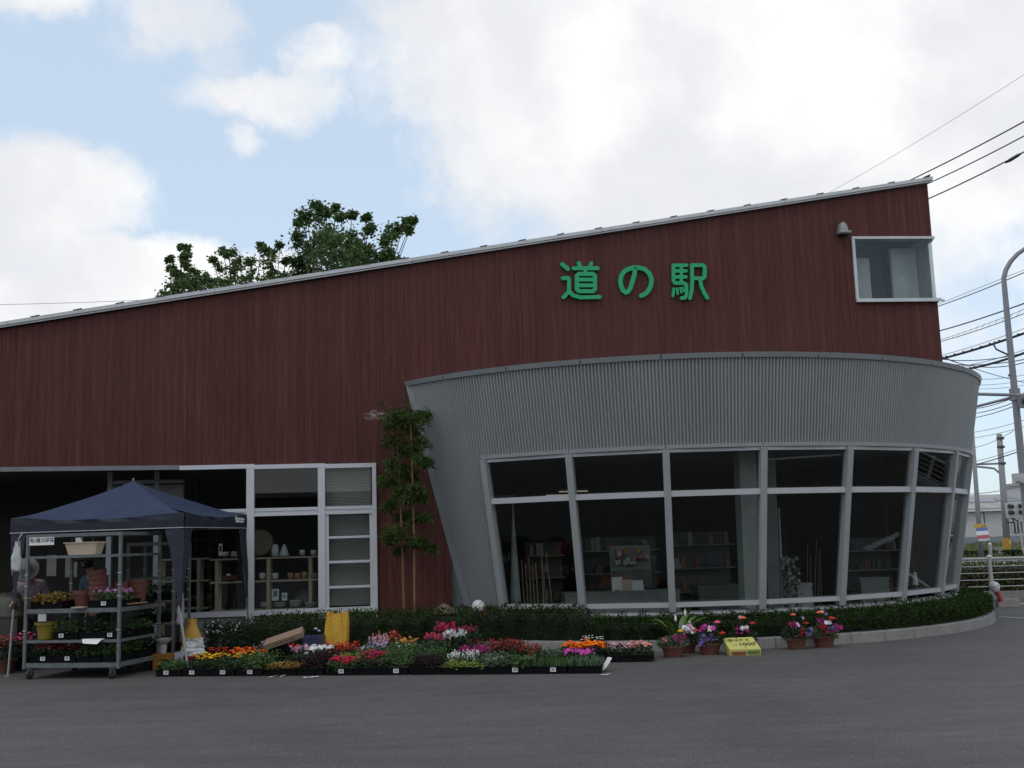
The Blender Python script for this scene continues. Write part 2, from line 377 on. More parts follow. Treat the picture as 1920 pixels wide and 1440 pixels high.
# ---- boards, each one its own piece
pw = .1155; x = XL; k = 0
WX0, WX1 = 6.04, XR; WZ0, WZ1 = 5.56, 6.62
while x < XR - .02:
    x1 = min(x + pw, XR)
    if x < WX0 - .056 < x1 - .001: x1 = WX0 - .055
    xa, xb = x + .0011, x1 - .0011; dep = U(-.003, .003)
    segs = []
    zt = lambda q: rz_(q) - .005
    if x1 < -2.24: segs.append((lambda q: zhead(q) + .075, zt))
    elif xa < -1.18: segs.append((lambda q: .12, zt))
    elif x1 <= WX0 - .05: segs.append((lambda q: LIPZ, zt))
    else:
        segs.append((lambda q: LIPZ, lambda q: WZ0 - .05)); segs.append((lambda q: WZ1 + .05, zt))
    for zb, zz in segs:
        m = MB(); f0 = -.024 + dep
        m.hexa([(xa, f0, zb(xa)), (xb, f0, zb(xb)), (xb, 0, zb(xb)), (xa, 0, zb(xa)), (xa, f0, zz(xa)), (xb, f0, zz(xb)), (xb, 0, zz(xb)), (xa, 0, zz(xa))])
        m.build('wall_board', BOARD, B)
    x = x1; k += 1
# ---- backing, side wall, roof
m = MB()
def slab(x0, x1, za, zb):        # dark sheathing behind the boards, za/zb functions
    m.hexa([(x0, .004, za(x0)), (x1, .004, za(x1)), (x1, .16, za(x1)), (x0, .16, za(x0)), (x0, .004, zb(x0)), (x1, .004, zb(x1)), (x1, .16, zb(x1)), (x0, .16, zb(x0))])
slab(XL, -2.26, lambda q: zhead(q) + .08, lambda q: rz_(q) - .02)
slab(-2.26, -1.2, lambda q: .1, lambda q: rz_(q) - .02)
slab(-1.2, WX0 - .06, lambda q: LIPZ, lambda q: rz_(q) - .02)
slab(WX0 - .06, XR - .03, lambda q: LIPZ, lambda q: WZ0 - .06)
slab(WX0 - .06, XR - .03, lambda q: WZ1 + .06, lambda q: rz_(q) - .02)
m.build('sheathing', DARKWALL, B)
DEPTH = 13.0
m = MB(); xs0, xs1 = XR - .16, XR - .004
m.span((xs0, 1.6, 0.1), (xs1, DEPTH, 7.4)); m.span((xs0, .165, LIPZ), (xs1, 1.6, WZ0 - .06)); m.span((xs0, .165, WZ1 + .06), (xs1, 1.6, 7.4))
m.build('side_wall', BOARD, B)
m = MB(); m.span((XL, DEPTH, .1), (XR, DEPTH + .15, 5.0)); m.span((XL - .15, 0, .1), (XL, DEPTH, 4.7)); m.build('back_wall', DARKWALL, B)
ROOFM = mat('roof_sheet', (.20, .20, .20), .45, .3, .1)
m = MB(); xl, xr = XL - .2, XR + .06
m.hexa([(xl, -.09, rz_(xl) + .02), (xr, -.09, rz_(xr) + .02), (xr, DEPTH + .3, rz_(xr) + .02), (xl, DEPTH + .3, rz_(xl) + .02),
        (xl, -.09, rz_(xl) + .09), (xr, -.09, rz_(xr) + .09), (xr, DEPTH + .3, rz_(xr) + .09), (xl, DEPTH + .3, rz_(xl) + .09)]); m.build('roof', ROOFM, B)
FAS = mat('fascia_white', (.52, .53, .54), .45, .1, .08)
for (za, zb, yo, nm) in ((.030, .088, -.13, 'fascia'), (.0, .027, -.105, 'fascia')):
    xx = xl
    while xx < xr:
        x2 = min(xx + 3.2, xr); m = MB(); a, b = xx + .003, x2 - .003
        m.hexa([(a, yo, rz_(a) + za), (b, yo, rz_(b) + za), (b, -.092, rz_(b) + za), (a, -.092, rz_(a) + za), (a, yo, rz_(a) + zb), (b, yo, rz_(b) + zb), (b, -.092, rz_(b) + zb), (a, -.092, rz_(a) + zb)])
        m.build(nm, FAS, B); xx = x2
DARKM = mat('dark_metal', (.06, .06, .065), .5, .3, .1)
xx = XR - .02
while xx > xl:
    m = MB(); z0 = rz_(xx) + .091; hh = .018 if xx < 7.3 else .05
    m.hexa([(xx - .10, -.14, z0 - .014), (xx + .02, -.14, z0 + .004), (xx + .02, DEPTH, z0 + .004), (xx - .10, DEPTH, z0 - .014), (xx - .10, -.14, z0 - .008), (xx + .03, -.14, z0 + hh), (xx + .03, DEPTH, z0 + hh), (xx - .10, DEPTH, z0 - .008)])
    m.build('roof_seam', DARKM, B); xx -= .652
# ---- vent hood
v = wl(1577, 432); m = MB()
prof = []
for i in range(9):
    t = i / 8 * math.pi; prof.append((math.cos(t) * -.088, math.sin(t)))
vs = []
for yo, s in ((-.03, 1.0), (-.12, .96), (-.17, .72)):
    for (a, b) in prof: vs.append((v.x + a * s, yo, v.z - .06 + b * .19 * s))
n = len(prof); fs = [(i * n + j, i * n + j + 1, (i + 1) * n + j + 1, (i + 1) * n + j) for i in range(2) for j in range(n - 1)] + [tuple(2 * n + j for j in range(n))]
m.add(vs, fs); m.span((v.x - .1, -.2, v.z - .10), (v.x + .1, -.03, v.z - .055)); vh = m.build('vent_hood', mat('vent_metal', (.25, .26, .25), .5, .2), B, True)
m = MB(); m.span((v.x - .085, -.16, v.z - .115), (v.x + .085, -.035, v.z - .103)); m.build('vent_opening', INK, vh)
# ---- corner window, glazed round the corner
wf = MB(); ZW0, ZW1 = WZ0, WZ1
wf.span((WX0 - .05, -.06, ZW1 - .0), (XR + .03, .10, ZW1 + .045)); wf.span((WX0 - .05, -.075, ZW0 - .05), (XR + .05, .10, ZW0)); wf.span((WX0 - .05, -.055, ZW0 + .001), (WX0, .10, ZW1 - .001))
wf.span((XR - .1, .102, ZW1), (XR + .08, 1.6, ZW1 + .05)); wf.span((XR - .1, .102, ZW0 - .05), (XR + .08, 1.6, ZW0))
cw = wf.build('corner_window', FAS, B)
m = MB(); m.span((WX0 - .06, -.10, ZW0 - .065), (XR + .09, -.077, ZW0 - .03)); m.build('window_sill', FAS, cw)
m = MB(); m.span((WX0 + .002, -.012, ZW0 + .002), (XR - .014, -.004, ZW1 - .002)); m.build('pane', GLASS, cw)
m = MB(); m.span((XR - .012, -.004, ZW0 + .002), (XR - .004, 1.6, ZW1 - .002)); m.build('pane', GLASS, cw)
m = MB(); m.span((5.5, .17, 5.3), (XR - .18, 1.6, 5.34)); m.span((5.5, 1.6, 5.3), (XR - .18, 1.7, 7.0)); m.span((5.4, .17, 5.3), (5.5, 3.1, 7.0)); m.build('upper_room', PALEWALL, B)
m = MB(); m.span((XR - .05, .06, ZW0 + .01), (XR - .035, 1.58, ZW1 - .01)); m.build('sky_screen', mat('sky_screen_cloth', (.50, .52, .52), .8, trans=.35), B)  # added pale screen, blocks the sky showing through the side pane
m = MB(); m.span((6.12, .5, 5.36), (6.52, .58, 6.42)); m.build('partition_panel', mat('white_panel', (.75, .77, .77), .7), B)
m = MB(); m.span((6.93, .5, 5.36), (7.40, .58, 6.60)); m.build('partition_panel', mat('white_panel', (.75, .77, .77), .7), B)
# box behind the right corner
q = wl(1770, 655, 1.2); m = MB(); m.span((XR + .002, 1.1, 4.3), (XR + .32, 1.5, 4.86)); m.build('duct_box', mat('duct_box_grey', (.42, .43, .42), .6), B)
m = MB(); m.span((XR + .001, 1.08, 4.862), (XR + .34, 1.52, 4.89)); m.build('duct_cap', CAPM, B)

# ---- drum: corrugated sheets, cap segments, flashing
A0, A1 = -53.6, 136.0
CP = .50                                       # angular pitch of one corrugation, degrees
def corr(p0, p1, zlo, zhi, nm='corrugated_sheet'):
    m = MB(); n = max(2, int(round((p1 - p0) / CP * 10))); zz = [zlo + (zhi - zlo) * i / 3 for i in range(4)]; vs = []
    for i in range(n + 1):
        ph = p0 + (p1 - p0) * i / n; dr = .052 * (.5 + .5 * math.sin(2 * math.pi * ph / CP)) ** .5 - .038
        for z in zz: vs.append(cone(ph, z, dr))
    fs = [(i * 4 + j, (i + 1) * 4 + j, (i + 1) * 4 + j + 1, i * 4 + j + 1) for i in range(n) for j in range(3)]
    m.add(vs, fs); return m.build(nm, ZINC, B, True)
WINL = -39.35
W_ED = [WINL + 14.13 * i for i in range(8)]     # mullion angles
ph = -33.5
edges = [A0, -44.7] + [-33.5 + 11.15 * i for i in range(16)]
edges = [e for e in edges if e < A1 - 3] + [A1]
def cut(p):      # left end follows the board wall: the surface meets y = 0
    return p
WEND = W_ED[-1] + .9
for a, b in zip(edges[:-1], edges[1:]):
    pieces = [a] + [w for w in (WINL - .45, WEND) if a < w < b] + [b]
    for p0, p1 in zip(pieces[:-1], pieces[1:]):
        mid = (p0 + p1) / 2
        if WINL - .45 < mid < WEND: corr(p0, p1, ZH + .045, ZR - .05)
        else: corr(p0, p1, .1, ZR - .05)
def ringseg(p0, p1, prof, nm, mt, par=B, step=1.4, smooth=False):
    m = MB(); n = max(1, int((p1 - p0) / step)); k = len(prof); vs = []
    for i in range(n + 1):
        ph = p0 + (p1 - p0) * i / n
        for (dr, z) in prof: vs.append(cone(ph, z, dr))
    fs = [(i * k + j, (i + 1) * k + j, (i + 1) * k + (j + 1) % k, i * k + (j + 1) % k) for i in range(n) for j in range(k)] + [tuple(range(k - 1, -1, -1)), tuple(n * k + j for j in range(k))]
    m.add(vs, fs); return m.build(nm, mt, par, smooth)
for a, b in zip(edges[:-1], edges[1:]):
    ringseg(a + .12 if a > A0 else a, b - .12, [(.035, ZR - .075), (.045, ZR), (-.16, ZR + .012), (-.16, ZR - .075)], 'rim_cap', CAPM)
m = MB(); vs = []
for i in range(25):
    z = .1 + (ZR - .08 - .1) * i / 24; r_ = RR - SL * (ZR - z); y_ = -.034; xx = DC.x - math.sqrt(r_ * r_ - (DC.y - y_) ** 2)
    vs += [(xx - .05, -.034, z), (xx + .05, -.085, z), (xx + .05, -.02, z), (xx - .05, -.02, z)]
m.add(vs, [(i * 4 + j, i * 4 + (j + 1) % 4, i * 4 + 4 + (j + 1) % 4, i * 4 + 4 + j) for i in range(24) for j in range(4)]); m.build('edge_flashing', CAPM, B)
# drum roof
m = MB(); vs = [(DC.x, DC.y, ZR - .2)] + [cone(A0 + (A1 - A0) * i / 60, ZR - .2, -.1) for i in range(61)]; m.add(vs, [(0, i + 1, i + 2) for i in range(60)]); m.build('drum_roof', ROOFM, B)
# head flashing and sill flashing
for a, b in zip(W_ED[:-1], W_ED[1:]):
    ringseg(a - (.45 if a == WINL else -.06), b - .06 + (.9 if b == W_ED[-1] else 0), [(.03, ZH - .002), (.034, ZH + .05), (-.12, ZH + .05), (-.12, ZH - .002)], 'head_flashing', ALU)
    ringseg(a + .05, b - .05, [(.075, ZS - .135), (.085, ZS - .105), (-.06, ZS - .06), (-.06, ZS - .135)], 'sill_flashing', ALU)
ringseg(WINL - .4, WEND, [(-.02, .08), (-.02, ZS - .14), (-.1, ZS - .14), (-.1, .08)], 'base_band', mat('base_band', (.05, .05, .055), .7))
def bar(a, b, w, d, m, off=0.0):   # box between two points on the cone, w along the surface, d deep outward
    a = Vector(a); b = Vector(b); t = (b - a).normalized(); mid = (a + b) / 2
    out = Vector((mid.x - DC.x, mid.y - DC.y, 0)).normalized(); s = t.cross(out).normalized(); o = s.cross(t).normalized()
    if o.dot(out) < 0: o = -o
    P = []
    for q in (a, b):
        for (i, j) in ((-1, -1), (1, -1), (1, 1), (-1, 1)): P.append(q + s * (w / 2 * i) + o * (off + d * (j + 1) / 2))
    m.hexa(P)
for i in range(7):
    a, b = W_ED[i], W_ED[i + 1]
    m = MB()
    da = .45
    bar(cone(a + da, ZS + .035), cone(b - da, ZS + .035), .07, .10, m, -.06)
    wd = m.build('drum_window', ALU, B)
    m = MB(); bar(cone(a + da, ZH - .03), cone(b - da, ZH - .03), .05, .08, m, -.07); m.build('head_bar', ALU, wd)
    m = MB(); bar(cone(a + da, ZT), cone(b - da, ZT), .085, .09, m, -.05); m.build('transom', ALU, wd)
    m = MB(); bar(cone(a, ZS - .06), cone(a, ZH - .004), .10, .13, m, -.07); m.build('mullion', MULL, wd)
    if i == 6:
        m = MB(); bar(cone(b, ZS - .06), cone(b, ZH - .004), .16, .13, m, -.07); m.build('mullion', MULL, wd)
    for z0, z1 in ((ZS + .07, ZT - .043), (ZT + .043, ZH - .056)):
        m = MB(); P = [cone(a + .35, z0, -.035), cone(b - .35, z0, -.035), cone(b - .35, z0, -.029), cone(a + .35, z0, -.029), cone(a + .35, z1, -.035), cone(b - .35, z1, -.035), cone(b - .35, z1, -.029), cone(a + .35, z1, -.029)]
        # keep each pane flat
        m.hexa(P); m.build('pane', GLASS, wd)
# drum interior
m = MB(); vs = [(DC.x, DC.y, .13)] + [cone(A0 + (A1 - A0) * i / 60, .13, -.14) for i in range(61)]; m.add(vs, [(0, i + 1, i + 2) for i in range(60)]); m.span((-1.1, .3, .10), (7.2, 9.0, .125)); m.build('shop_floor', FLOORM, B)
m = MB(); m.add([(DC.x, DC.y, 2.98)] + [cone(A0 + (A1 - A0) * i / 60, 2.98, -.14) for i in range(61)], [(0, i + 2, i + 1) for i in range(60)]); m.span((-1.1, .3, 3.0), (7.2, 9.0, 3.05)); m.build('shop_ceiling', PLASTER, B)
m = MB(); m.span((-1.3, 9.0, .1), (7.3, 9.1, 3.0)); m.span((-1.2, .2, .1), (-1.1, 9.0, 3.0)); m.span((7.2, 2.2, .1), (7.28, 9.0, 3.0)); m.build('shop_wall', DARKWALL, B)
for (px, w_, ph_) in ((1409, .27, 0), (1449, .20, 0)):
    q0, q1 = wl(px + 4, 1128, -1.35), wl(px - 6, 866, -1.5); m = MB()
    m.hexa([(q0.x - w_ * .45, -1.30, .13), (q0.x + w_ * .45, -1.30, .13), (q0.x + w_ * .45, -1.0, .13), (q0.x - w_ * .45, -1.0, .13), (q1.x - w_ / 2, -1.5, 2.97), (q1.x + w_ / 2, -1.5, 2.97), (q1.x + w_ / 2, -1.2, 2.97), (q1.x - w_ / 2, -1.2, 2.97)])
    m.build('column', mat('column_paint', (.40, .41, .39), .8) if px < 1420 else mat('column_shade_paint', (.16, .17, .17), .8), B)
TUBE = bpy.data.materials.new('lit_tube'); TUBE.use_nodes = True; TUBE.node_tree.nodes['Principled BSDF'].inputs['Emission Color'].default_value = (1, .9, .65, 1); TUBE.node_tree.nodes['Principled BSDF'].inputs['Emission Strength'].default_value = .35
for (px, py, yl) in ((936, 936, 2.5), (1076, 922, 3.4), (1050, 929, 4.5)):
    q = wl(px, py, yl); m = MB(); m.span((q.x - .3, q.y, q.z + .02), (q.x + .3, q.y + .12, q.z + .07)); lf = m.build('ceiling_light', PLASTER, B)
    m = MB(); m.span((q.x - .28, q.y + .03, q.z), (q.x + .28, q.y + .08, q.z + .018)); m.build('light_tube', TUBE, lf)

# ---- left front: header rail, windows, entrance
def zb(q, px_z): return px_z
TR1, TR0 = 2.235, 2.15
SILLZ = .66
HB = mat('header_bronze', (.19, .19, .20), .45, .3)
m = MB(); m.hexa([(XL, -.07, zhead(XL)), (-5.33, -.07, zhead(-5.33)), (-5.33, .08, zhead(-5.33)), (XL, .08, zhead(XL)), (XL, -.07, zhead(XL) + .07), (-5.33, -.07, zhead(-5.33) + .07), (-5.33, .08, zhead(-5.33) + .07), (XL, .08, zhead(XL) + .07)]); m.build('header_rail', HB, B)
posts = [(-4.29, -4.17), (-3.17, -3.06), (-2.31, -2.245)]
bays = [(-5.30, -4.29, 'a'), (-4.17, -3.17, 'b'), (-3.06, -2.31, 'c')]
for (a, b, kk), (p0, p1) in zip(bays, posts):
    m = MB(); h0 = zhead((a + b) / 2)
    m.span((a - (.03 if kk == 'a' else 0), -.075, h0), (p1, .06, h0 + .068))
    wd = m.build('front_window', WHITEALU, B)
    m = MB(); m.span((p0, -.08, .45), (p1, .06, h0 - .003)); m.build('window_post', WHITEALU, wd)
    m = MB(); m.span((a, -.06, TR0 + .048), (b, .04, TR1 + .012)); m.span((a, -.07, TR0 - .028), (b, .04, TR0 + .02)); m.span((a, -.04, TR0 + .021), (b, .03, TR0 + .047)); m.build('transom', WHITEALU, wd)
    m = MB(); m.span((a, -.09, SILLZ - .08), (b, .06, SILLZ)); m.build('window_sill', WHITEALU, wd)
    m = MB(); m.span((a + .003, -.016, TR1 + .014), (b - .003, -.009, h0 - .003)); m.build('pane', GLASS, wd)
    if kk != 'c':
        m = MB(); m.span((a + .003, -.016, SILLZ + .003), (b - .003, -.009, TR0 - .03)); m.build('pane', GLASS, wd)
    else:
        zc = [2.10, 1.775, 1.42, 1.07, .70]
        zz_ = [wl(655, y).z for y in (967, 1007, 1053, 1100, 1143)]
        m = MB(); m.span((a, -.05, SILLZ), (a + .055, .03, TR0 - .03)); m.span((b - .05, -.05, SILLZ), (b, .03, TR0 - .03)); m.build('side_frame', WHITEALU, wd)
        for i in range(4):
            t, bt = zz_[i] - .015, zz_[i + 1]
            m = MB(); m.span((a + .056, -.016, bt + .02), (b - .051, -.009, t - .012)); m.build('pane', GLASS, wd)
            m = MB(); m.span((a + .056, -.065, bt - .016), (b - .051, .03, bt + .02)); m.build('louvre_rail', WHITEALU, wd)
# slatted blinds behind the narrow window
BLIND = mat('blind_slat', (.40, .40, .38), .6, 0, .05)
m = MB(); z = SILLZ + .03
while z < 2.82:
    m.box((-2.685, .10, z), (.74, .022, .004), Matrix.Rotation(rad(52), 3, 'X')); z += .0235
m.build('window_blind', BLIND, B, kind='stuff')
# room behind the left windows and the entrance
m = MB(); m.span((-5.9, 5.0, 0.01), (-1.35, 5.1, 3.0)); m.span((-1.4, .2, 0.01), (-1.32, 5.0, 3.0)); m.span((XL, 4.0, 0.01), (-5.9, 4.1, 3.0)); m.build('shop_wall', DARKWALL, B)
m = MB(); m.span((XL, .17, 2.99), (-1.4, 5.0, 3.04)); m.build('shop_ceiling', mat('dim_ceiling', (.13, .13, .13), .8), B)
m = MB(); m.span((-5.6, .1, .006), (-1.4, 5.0, .03)); m.build('shop_floor', FLOORM, B)
m = MB(); m.span((-1.42, .08, .1), (-1.2, .16, 3)); m.span((-5.3, -.02, .03), (-2.25, .06, SILLZ - .085)); m.span((-2.30, .065, .1), (-2.20, .17, 2.9)); m.build('low_wall', CONC, B)
# entrance: inner aluminium frames
for px in (205, 293):
    q = wl(px, 950, 1.3); m = MB(); m.span((q.x - .04, 1.3, .03), (q.x + .04, 1.4, 2.97)); m.build('door_post', ALU, B)
q0, q1 = wl(205, 905, 1.32), wl(345, 905, 1.32)
m = MB(); m.span((q0.x + .05, 1.32, q0.z - .03), (q1.x, 1.38, q0.z + .03)); m.build('door_rail', ALU, B)
m = MB(); m.span((q0.x + .05, 1.33, q0.z - .55), (q1.x, 1.36, q0.z - .06)); m.build('door_panel', mat('door_grey', (.32, .33, .31), .6), B)
# ---- raised green sign, three characters drawn from their strokes
SG = bpy.data.objects.new('sign', None); COL.objects.link(SG); SG.parent = B
def spx(cx_, cy_): return wl(1020 + cx_ / 5.647, 460 + cy_ / 5.647)
def stroke(m, pts, r, y0, y1):
    P = [spx(*p) for p in pts]; Q = [Vector((p.x, p.z)) for p in P]; R = r / 5.647 * 18.3 / F
    closed = (Q[0] - Q[-1]).length < 1e-4
    if closed: Q = Q[:-1]
    n = len(Q); left = []; right = []
    def nrm(a, b): d = (b - a).normalized(); return Vector((-d.y, d.x))
    for i in range(n):
        if closed: n0, n1 = nrm(Q[i - 1], Q[i]), nrm(Q[i], Q[(i + 1) % n])
        else: n0 = nrm(Q[max(i - 1, 0)], Q[max(i - 1, 0) + 1]); n1 = nrm(Q[min(i, n - 2)], Q[min(i, n - 2) + 1])
        h = (n0 + n1).normalized(); s = 1 / max(.6, h.dot(n0)); left.append(Q[i] + h * R * s); right.append(Q[i] - h * R * s)
    def extr(poly):
        k = len(poly); vs = [(p.x, y0, p.y) for p in poly] + [(p.x, y1, p.y) for p in poly]
        return vs, k
    if closed:
        for i in range(n):
            j = (i + 1) % n; poly = [left[i], left[j], right[j], right[i]]
            vs = [(p.x, y0, p.y) for p in poly] + [(p.x, y1, p.y) for p in poly]
            m.add(vs, [(0, 1, 2, 3), (0, 4, 5, 1), (2, 6, 7, 3), (7, 6, 5, 4)])
    else:
        def arc(c, a, b):
            st = (a - c); return [c + Vector((st.x * math.cos(t) - st.y * math.sin(t), st.x * math.sin(t) + st.y * math.cos(t))) for t in [-math.pi * q / 6 for q in range(1, 6)]]
        rings = [(left[i], right[i]) for i in range(n)]
        vs = []; fs = []
        for (a, b) in rings: vs += [(a.x, y0, a.y), (b.x, y0, b.y), (b.x, y1, b.y), (a.x, y1, a.y)]
        for i in range(n - 1):
            o, q = i * 4, i * 4 + 4; fs += [(o, o + 1, q + 1, q), (o + 1, o + 2, q + 2, q + 1), (o + 3, o, q, q + 3), (o + 2, o + 3, q + 3, q + 2)]
        m.add(vs, fs)
        for c, a, b in ((Q[-1], left[-1], right[-1]), (Q[0], right[0], left[0])):
            pl = [a] + arc(c, a, b) + [b]; k = len(pl)
            vs = [(p.x, y0, p.y) for p in pl] + [(p.x, y1, p.y) for p in pl]
            m.add(vs, [tuple(range(k)), tuple(range(2 * k - 1, k - 1, -1))] + [(i, k + i, k + i + 1, i + 1) for i in range(k - 1)])
glyphs = [
 [([(185, 212), (245, 262)], 22), ([(192, 360), (250, 360), (258, 372), (258, 500), (198, 562)], 21), ([(262, 500), (300, 542), (380, 563), (580, 558)], 21), ([(361, 202), (376, 245)], 21), ([(492, 205), (474, 245)], 21),
  ([(305, 256), (558, 256)], 21), ([(432, 262), (424, 312)], 20), ([(340, 335), (362, 316), (508, 316), (530, 335), (530, 478), (508, 498), (362, 498), (340, 478), (340, 335)], 22), ([(345, 376), (525, 376)], 21), ([(345, 437), (525, 437)], 21)],
 [([(955, 262), (948, 320), (930, 385), (905, 460), (880, 500), (855, 510), (828, 490), (806, 440), (800, 380), (810, 330), (838, 290), (885, 262), (945, 247), (1000, 248), (1060, 268), (1105, 310), (1128, 370), (1122, 435), (1095, 490), (1060, 525), (1018, 545)], 24)],
 [([(1360, 225), (1360, 385), (1375, 410), (1470, 412), (1494, 430), (1496, 530), (1482, 565), (1445, 570)], 20), ([(1362, 224), (1496, 224)], 19), ([(1365, 283), (1490, 283)], 19), ([(1365, 347), (1490, 347)], 19), ([(1440, 228), (1440, 405)], 18),
  ([(1362, 472), (1353, 550)], 14), ([(1394, 470), (1402, 525)], 13), ([(1427, 465), (1442, 512)], 12), ([(1452, 460), (1468, 498)], 11), ([(1552, 222), (1556, 400), (1548, 500), (1530, 572)], 20),
  ([(1556, 224), (1665, 224), (1686, 242), (1686, 345), (1668, 363), (1560, 363)], 20), ([(1640, 385), (1652, 448), (1680, 512), (1714, 570)], 20)]]
for gi, G in enumerate(glyphs):
    m = MB()
    for i, (pts, r) in enumerate(G): stroke(m, pts, r, -.085 - .0012 * i, -.034)
    o = m.build('sign_character', SIGNG, SG); o['label'] = ('green raised character, left one of the shop sign', 'green raised looping character in the middle of the shop sign', 'green raised character, right one of the shop sign')[gi]

# ================================================================== KERB, BED, HEDGE
def kpath(s, dr=0.0):
    """point on the bed's outline in the building frame: s in degrees on the drum's circle, straight to the left below -34"""
    R_ = 6.02 + dr
    if s >= -34: a = rad(s); return Vector((DC.x + R_ * math.sin(a), DC.y - R_ * math.cos(a)))
    a = rad(-34); p = Vector((DC.x + R_ * math.sin(a), DC.y - R_ * math.cos(a))); l = (-34 - s) * rad(1) * 6.02
    t = Vector((-math.cos(rad(10)), math.sin(rad(10)) * -.0 - .02)); return p + t.normalized() * l
KB = tag(bpy.data.objects.new('kerb', None), 'low grey concrete kerb round the hedge bed', None, None, 'structure'); COL.objects.link(KB); KB.location = BO; KB.rotation_euler = (0, 0, YAW)
s = -78.0; step = 5.75
while s < 104:
    m = MB(); n = 4; vs = []; e = .05
    for i in range(n + 1):
        q = s + e + (step - 2 * e) * i / n
        for (dr, z) in ((0, 0), (-.015, .135), (-.03, .15), (-.14, .15), (-.14, 0)):
            p = kpath(q, dr); vs.append((p.x, p.y, z))
    fs = [(i * 5 + j, (i + 1) * 5 + j, (i + 1) * 5 + j + 1, i * 5 + j + 1) for i in range(n) for j in range(4)] + [(4, 3, 2, 1, 0), tuple(n * 5 + j for j in range(5))]
    m.add(vs, fs); m.build('kerb_stone', CONC, KB); s += step
m = MB(); vs = []; ns = 90
for i in range(ns + 1):
    q = -78 + 182 * i / ns; a = kpath(q, -.14); b = kpath(q, -1.2) if q > -34 else Vector((kpath(q, 0).x, -.02)); vs += [(a.x, a.y, .11), (b.x, b.y, .11)]
m.add(vs, [(2 * i, 2 * i + 1, 2 * i + 3, 2 * i + 2) for i in range(ns)]); bd = m.build('planting_bed', SOIL); bd.location = BO; bd.rotation_euler = (0, 0, YAW); tag(bd, 'dark soil bed inside the kerb', None, None, 'structure')
HG = thing('hedge', 'low clipped dark green hedge wrapped round the drum foot', 'hedge', BO, YAW)
def hprof(q):
    """inner and outer offsets and height of the hedge"""
    return (-.90 if q > -34 else -1.25), -.12, (.44 if q > -24 else .58)
core = MB(); lv = MB(); tw = MB(); vs = []
S0, S1 = -74.0, 92.0; ns = 100
for i in range(ns + 1):
    q = S0 + (S1 - S0) * i / ns; ri, ro, h = hprof(q)
    for (dr, z) in ((ro - .08, .14), (ro - .08, h - .14), (ro - .16, h - .07), (ri + .04, h - .07), (ri + .04, .14)):
        p = kpath(q, dr) ; y = min(p.y, -.06) if q <= -34 else p.y; vs.append((p.x, y, z))
core.add(vs, [(i * 5 + j, (i + 1) * 5 + j, (i + 1) * 5 + j + 1, i * 5 + j + 1) for i in range(ns) for j in range(4)] + [(4, 3, 2, 1, 0), tuple(ns * 5 + j for j in range(5))])
core.build('hedge_core', mat('hedge_core', (.012, .016, .008), .9), HG)
def bumpy(q, t): return .035 * math.sin(q * 1.9) + .025 * math.sin(q * 4.7 + t * 5) + .02 * math.sin(q * 11 + t * 9)
for i in range(33000):
    q = U(S0, S1); ri, ro, h = hprof(q); r_ = random.random()
    if r_ < .5:   # front face
        t = U(0, 1); b_ = bumpy(q, t); dr, z = ro + .02 + b_ - (.10 if t > .85 else 0) * (t - .85) / .15 + U(-.07, .02), .17 + t * (h - .16); d = (0, 0)
        outv, up = 1.0, U(-.2, .9)
    else:
        t = random.random(); dr = ri + t * (ro - ri); z = h + bumpy(q, t * 2) * .8 + U(-.06, .03) - (.07 if t > .9 else 0); outv, up = U(-.6, .9), U(.3, 1.2)
    if random.random() < .03: z += U(.0, .05)
    p = kpath(q, dr); p2 = kpath(q, dr + .1); n_ = (p2 - p).normalized()
    if q <= -34 and p.y > -.05: continue
    a = Vector((n_.x * outv + U(-.7, .7), n_.y * outv + U(-.7, .7), up)); lv.leaf((p.x, p.y, z), a, U(.018, .03), U(.03, .055))
lv.build('hedge_leaves', HEDGEL, HG, kind='stuff')

# ================================================================== TREES behind the roof
def tree(label, Y, clumps, trunk_px, per, lsz=.12, seed=1):
    random.seed(seed)
    base = atY(trunk_px, 1035, Y); base.z = 0
    T = thing('broadleaf_tree', label, 'tree', base, 0, 'trees behind the roof')
    fork = Vector((0, 0, 4.6)); m = MB(); m.tube([(0, 0, 0), (.05, 0, 2.4), fork], [.24, .19, .15], 9); m.build('trunk', BARK, T, True)
    cr = MB(); br = MB()
    for (px, py, r) in clumps:
        c = atY(px, py, Y + U(-1.3, 1.3)) - base; R_ = r * (1.12 if r > 25 else .8) * Y / F
        k = fork.lerp(c, .5) + Vector((U(-.2, .2), U(-.2, .2), -.25)); br.tube([fork, k, c], [.05, .022, .008], 5)
        subs = [c + Vector((U(-1, 1), U(-1, 1), U(-1, 1))) * R_ * .7 for _ in range(7)]
        for s_ in subs:
            br.tube([c, s_], [.012, .005], 3)
            for _ in range(int(per / 7 * (1.7 if r > 25 else 1.1))):
                v = Vector((random.gauss(0, 1), random.gauss(0, 1), random.gauss(0, .75))); v = v.normalized() * (abs(random.gauss(0, .62)) * R_ * .8)
                d = Vector((U(-1, 1), U(-1, 1), U(-.9, .4))); cr.leaf(s_ + v, d, lsz * U(.3, .62), lsz * U(.5, 1.05))
    br.build('limbs', BARK, T); cr.build('crown', TREEL, T, kind='stuff')
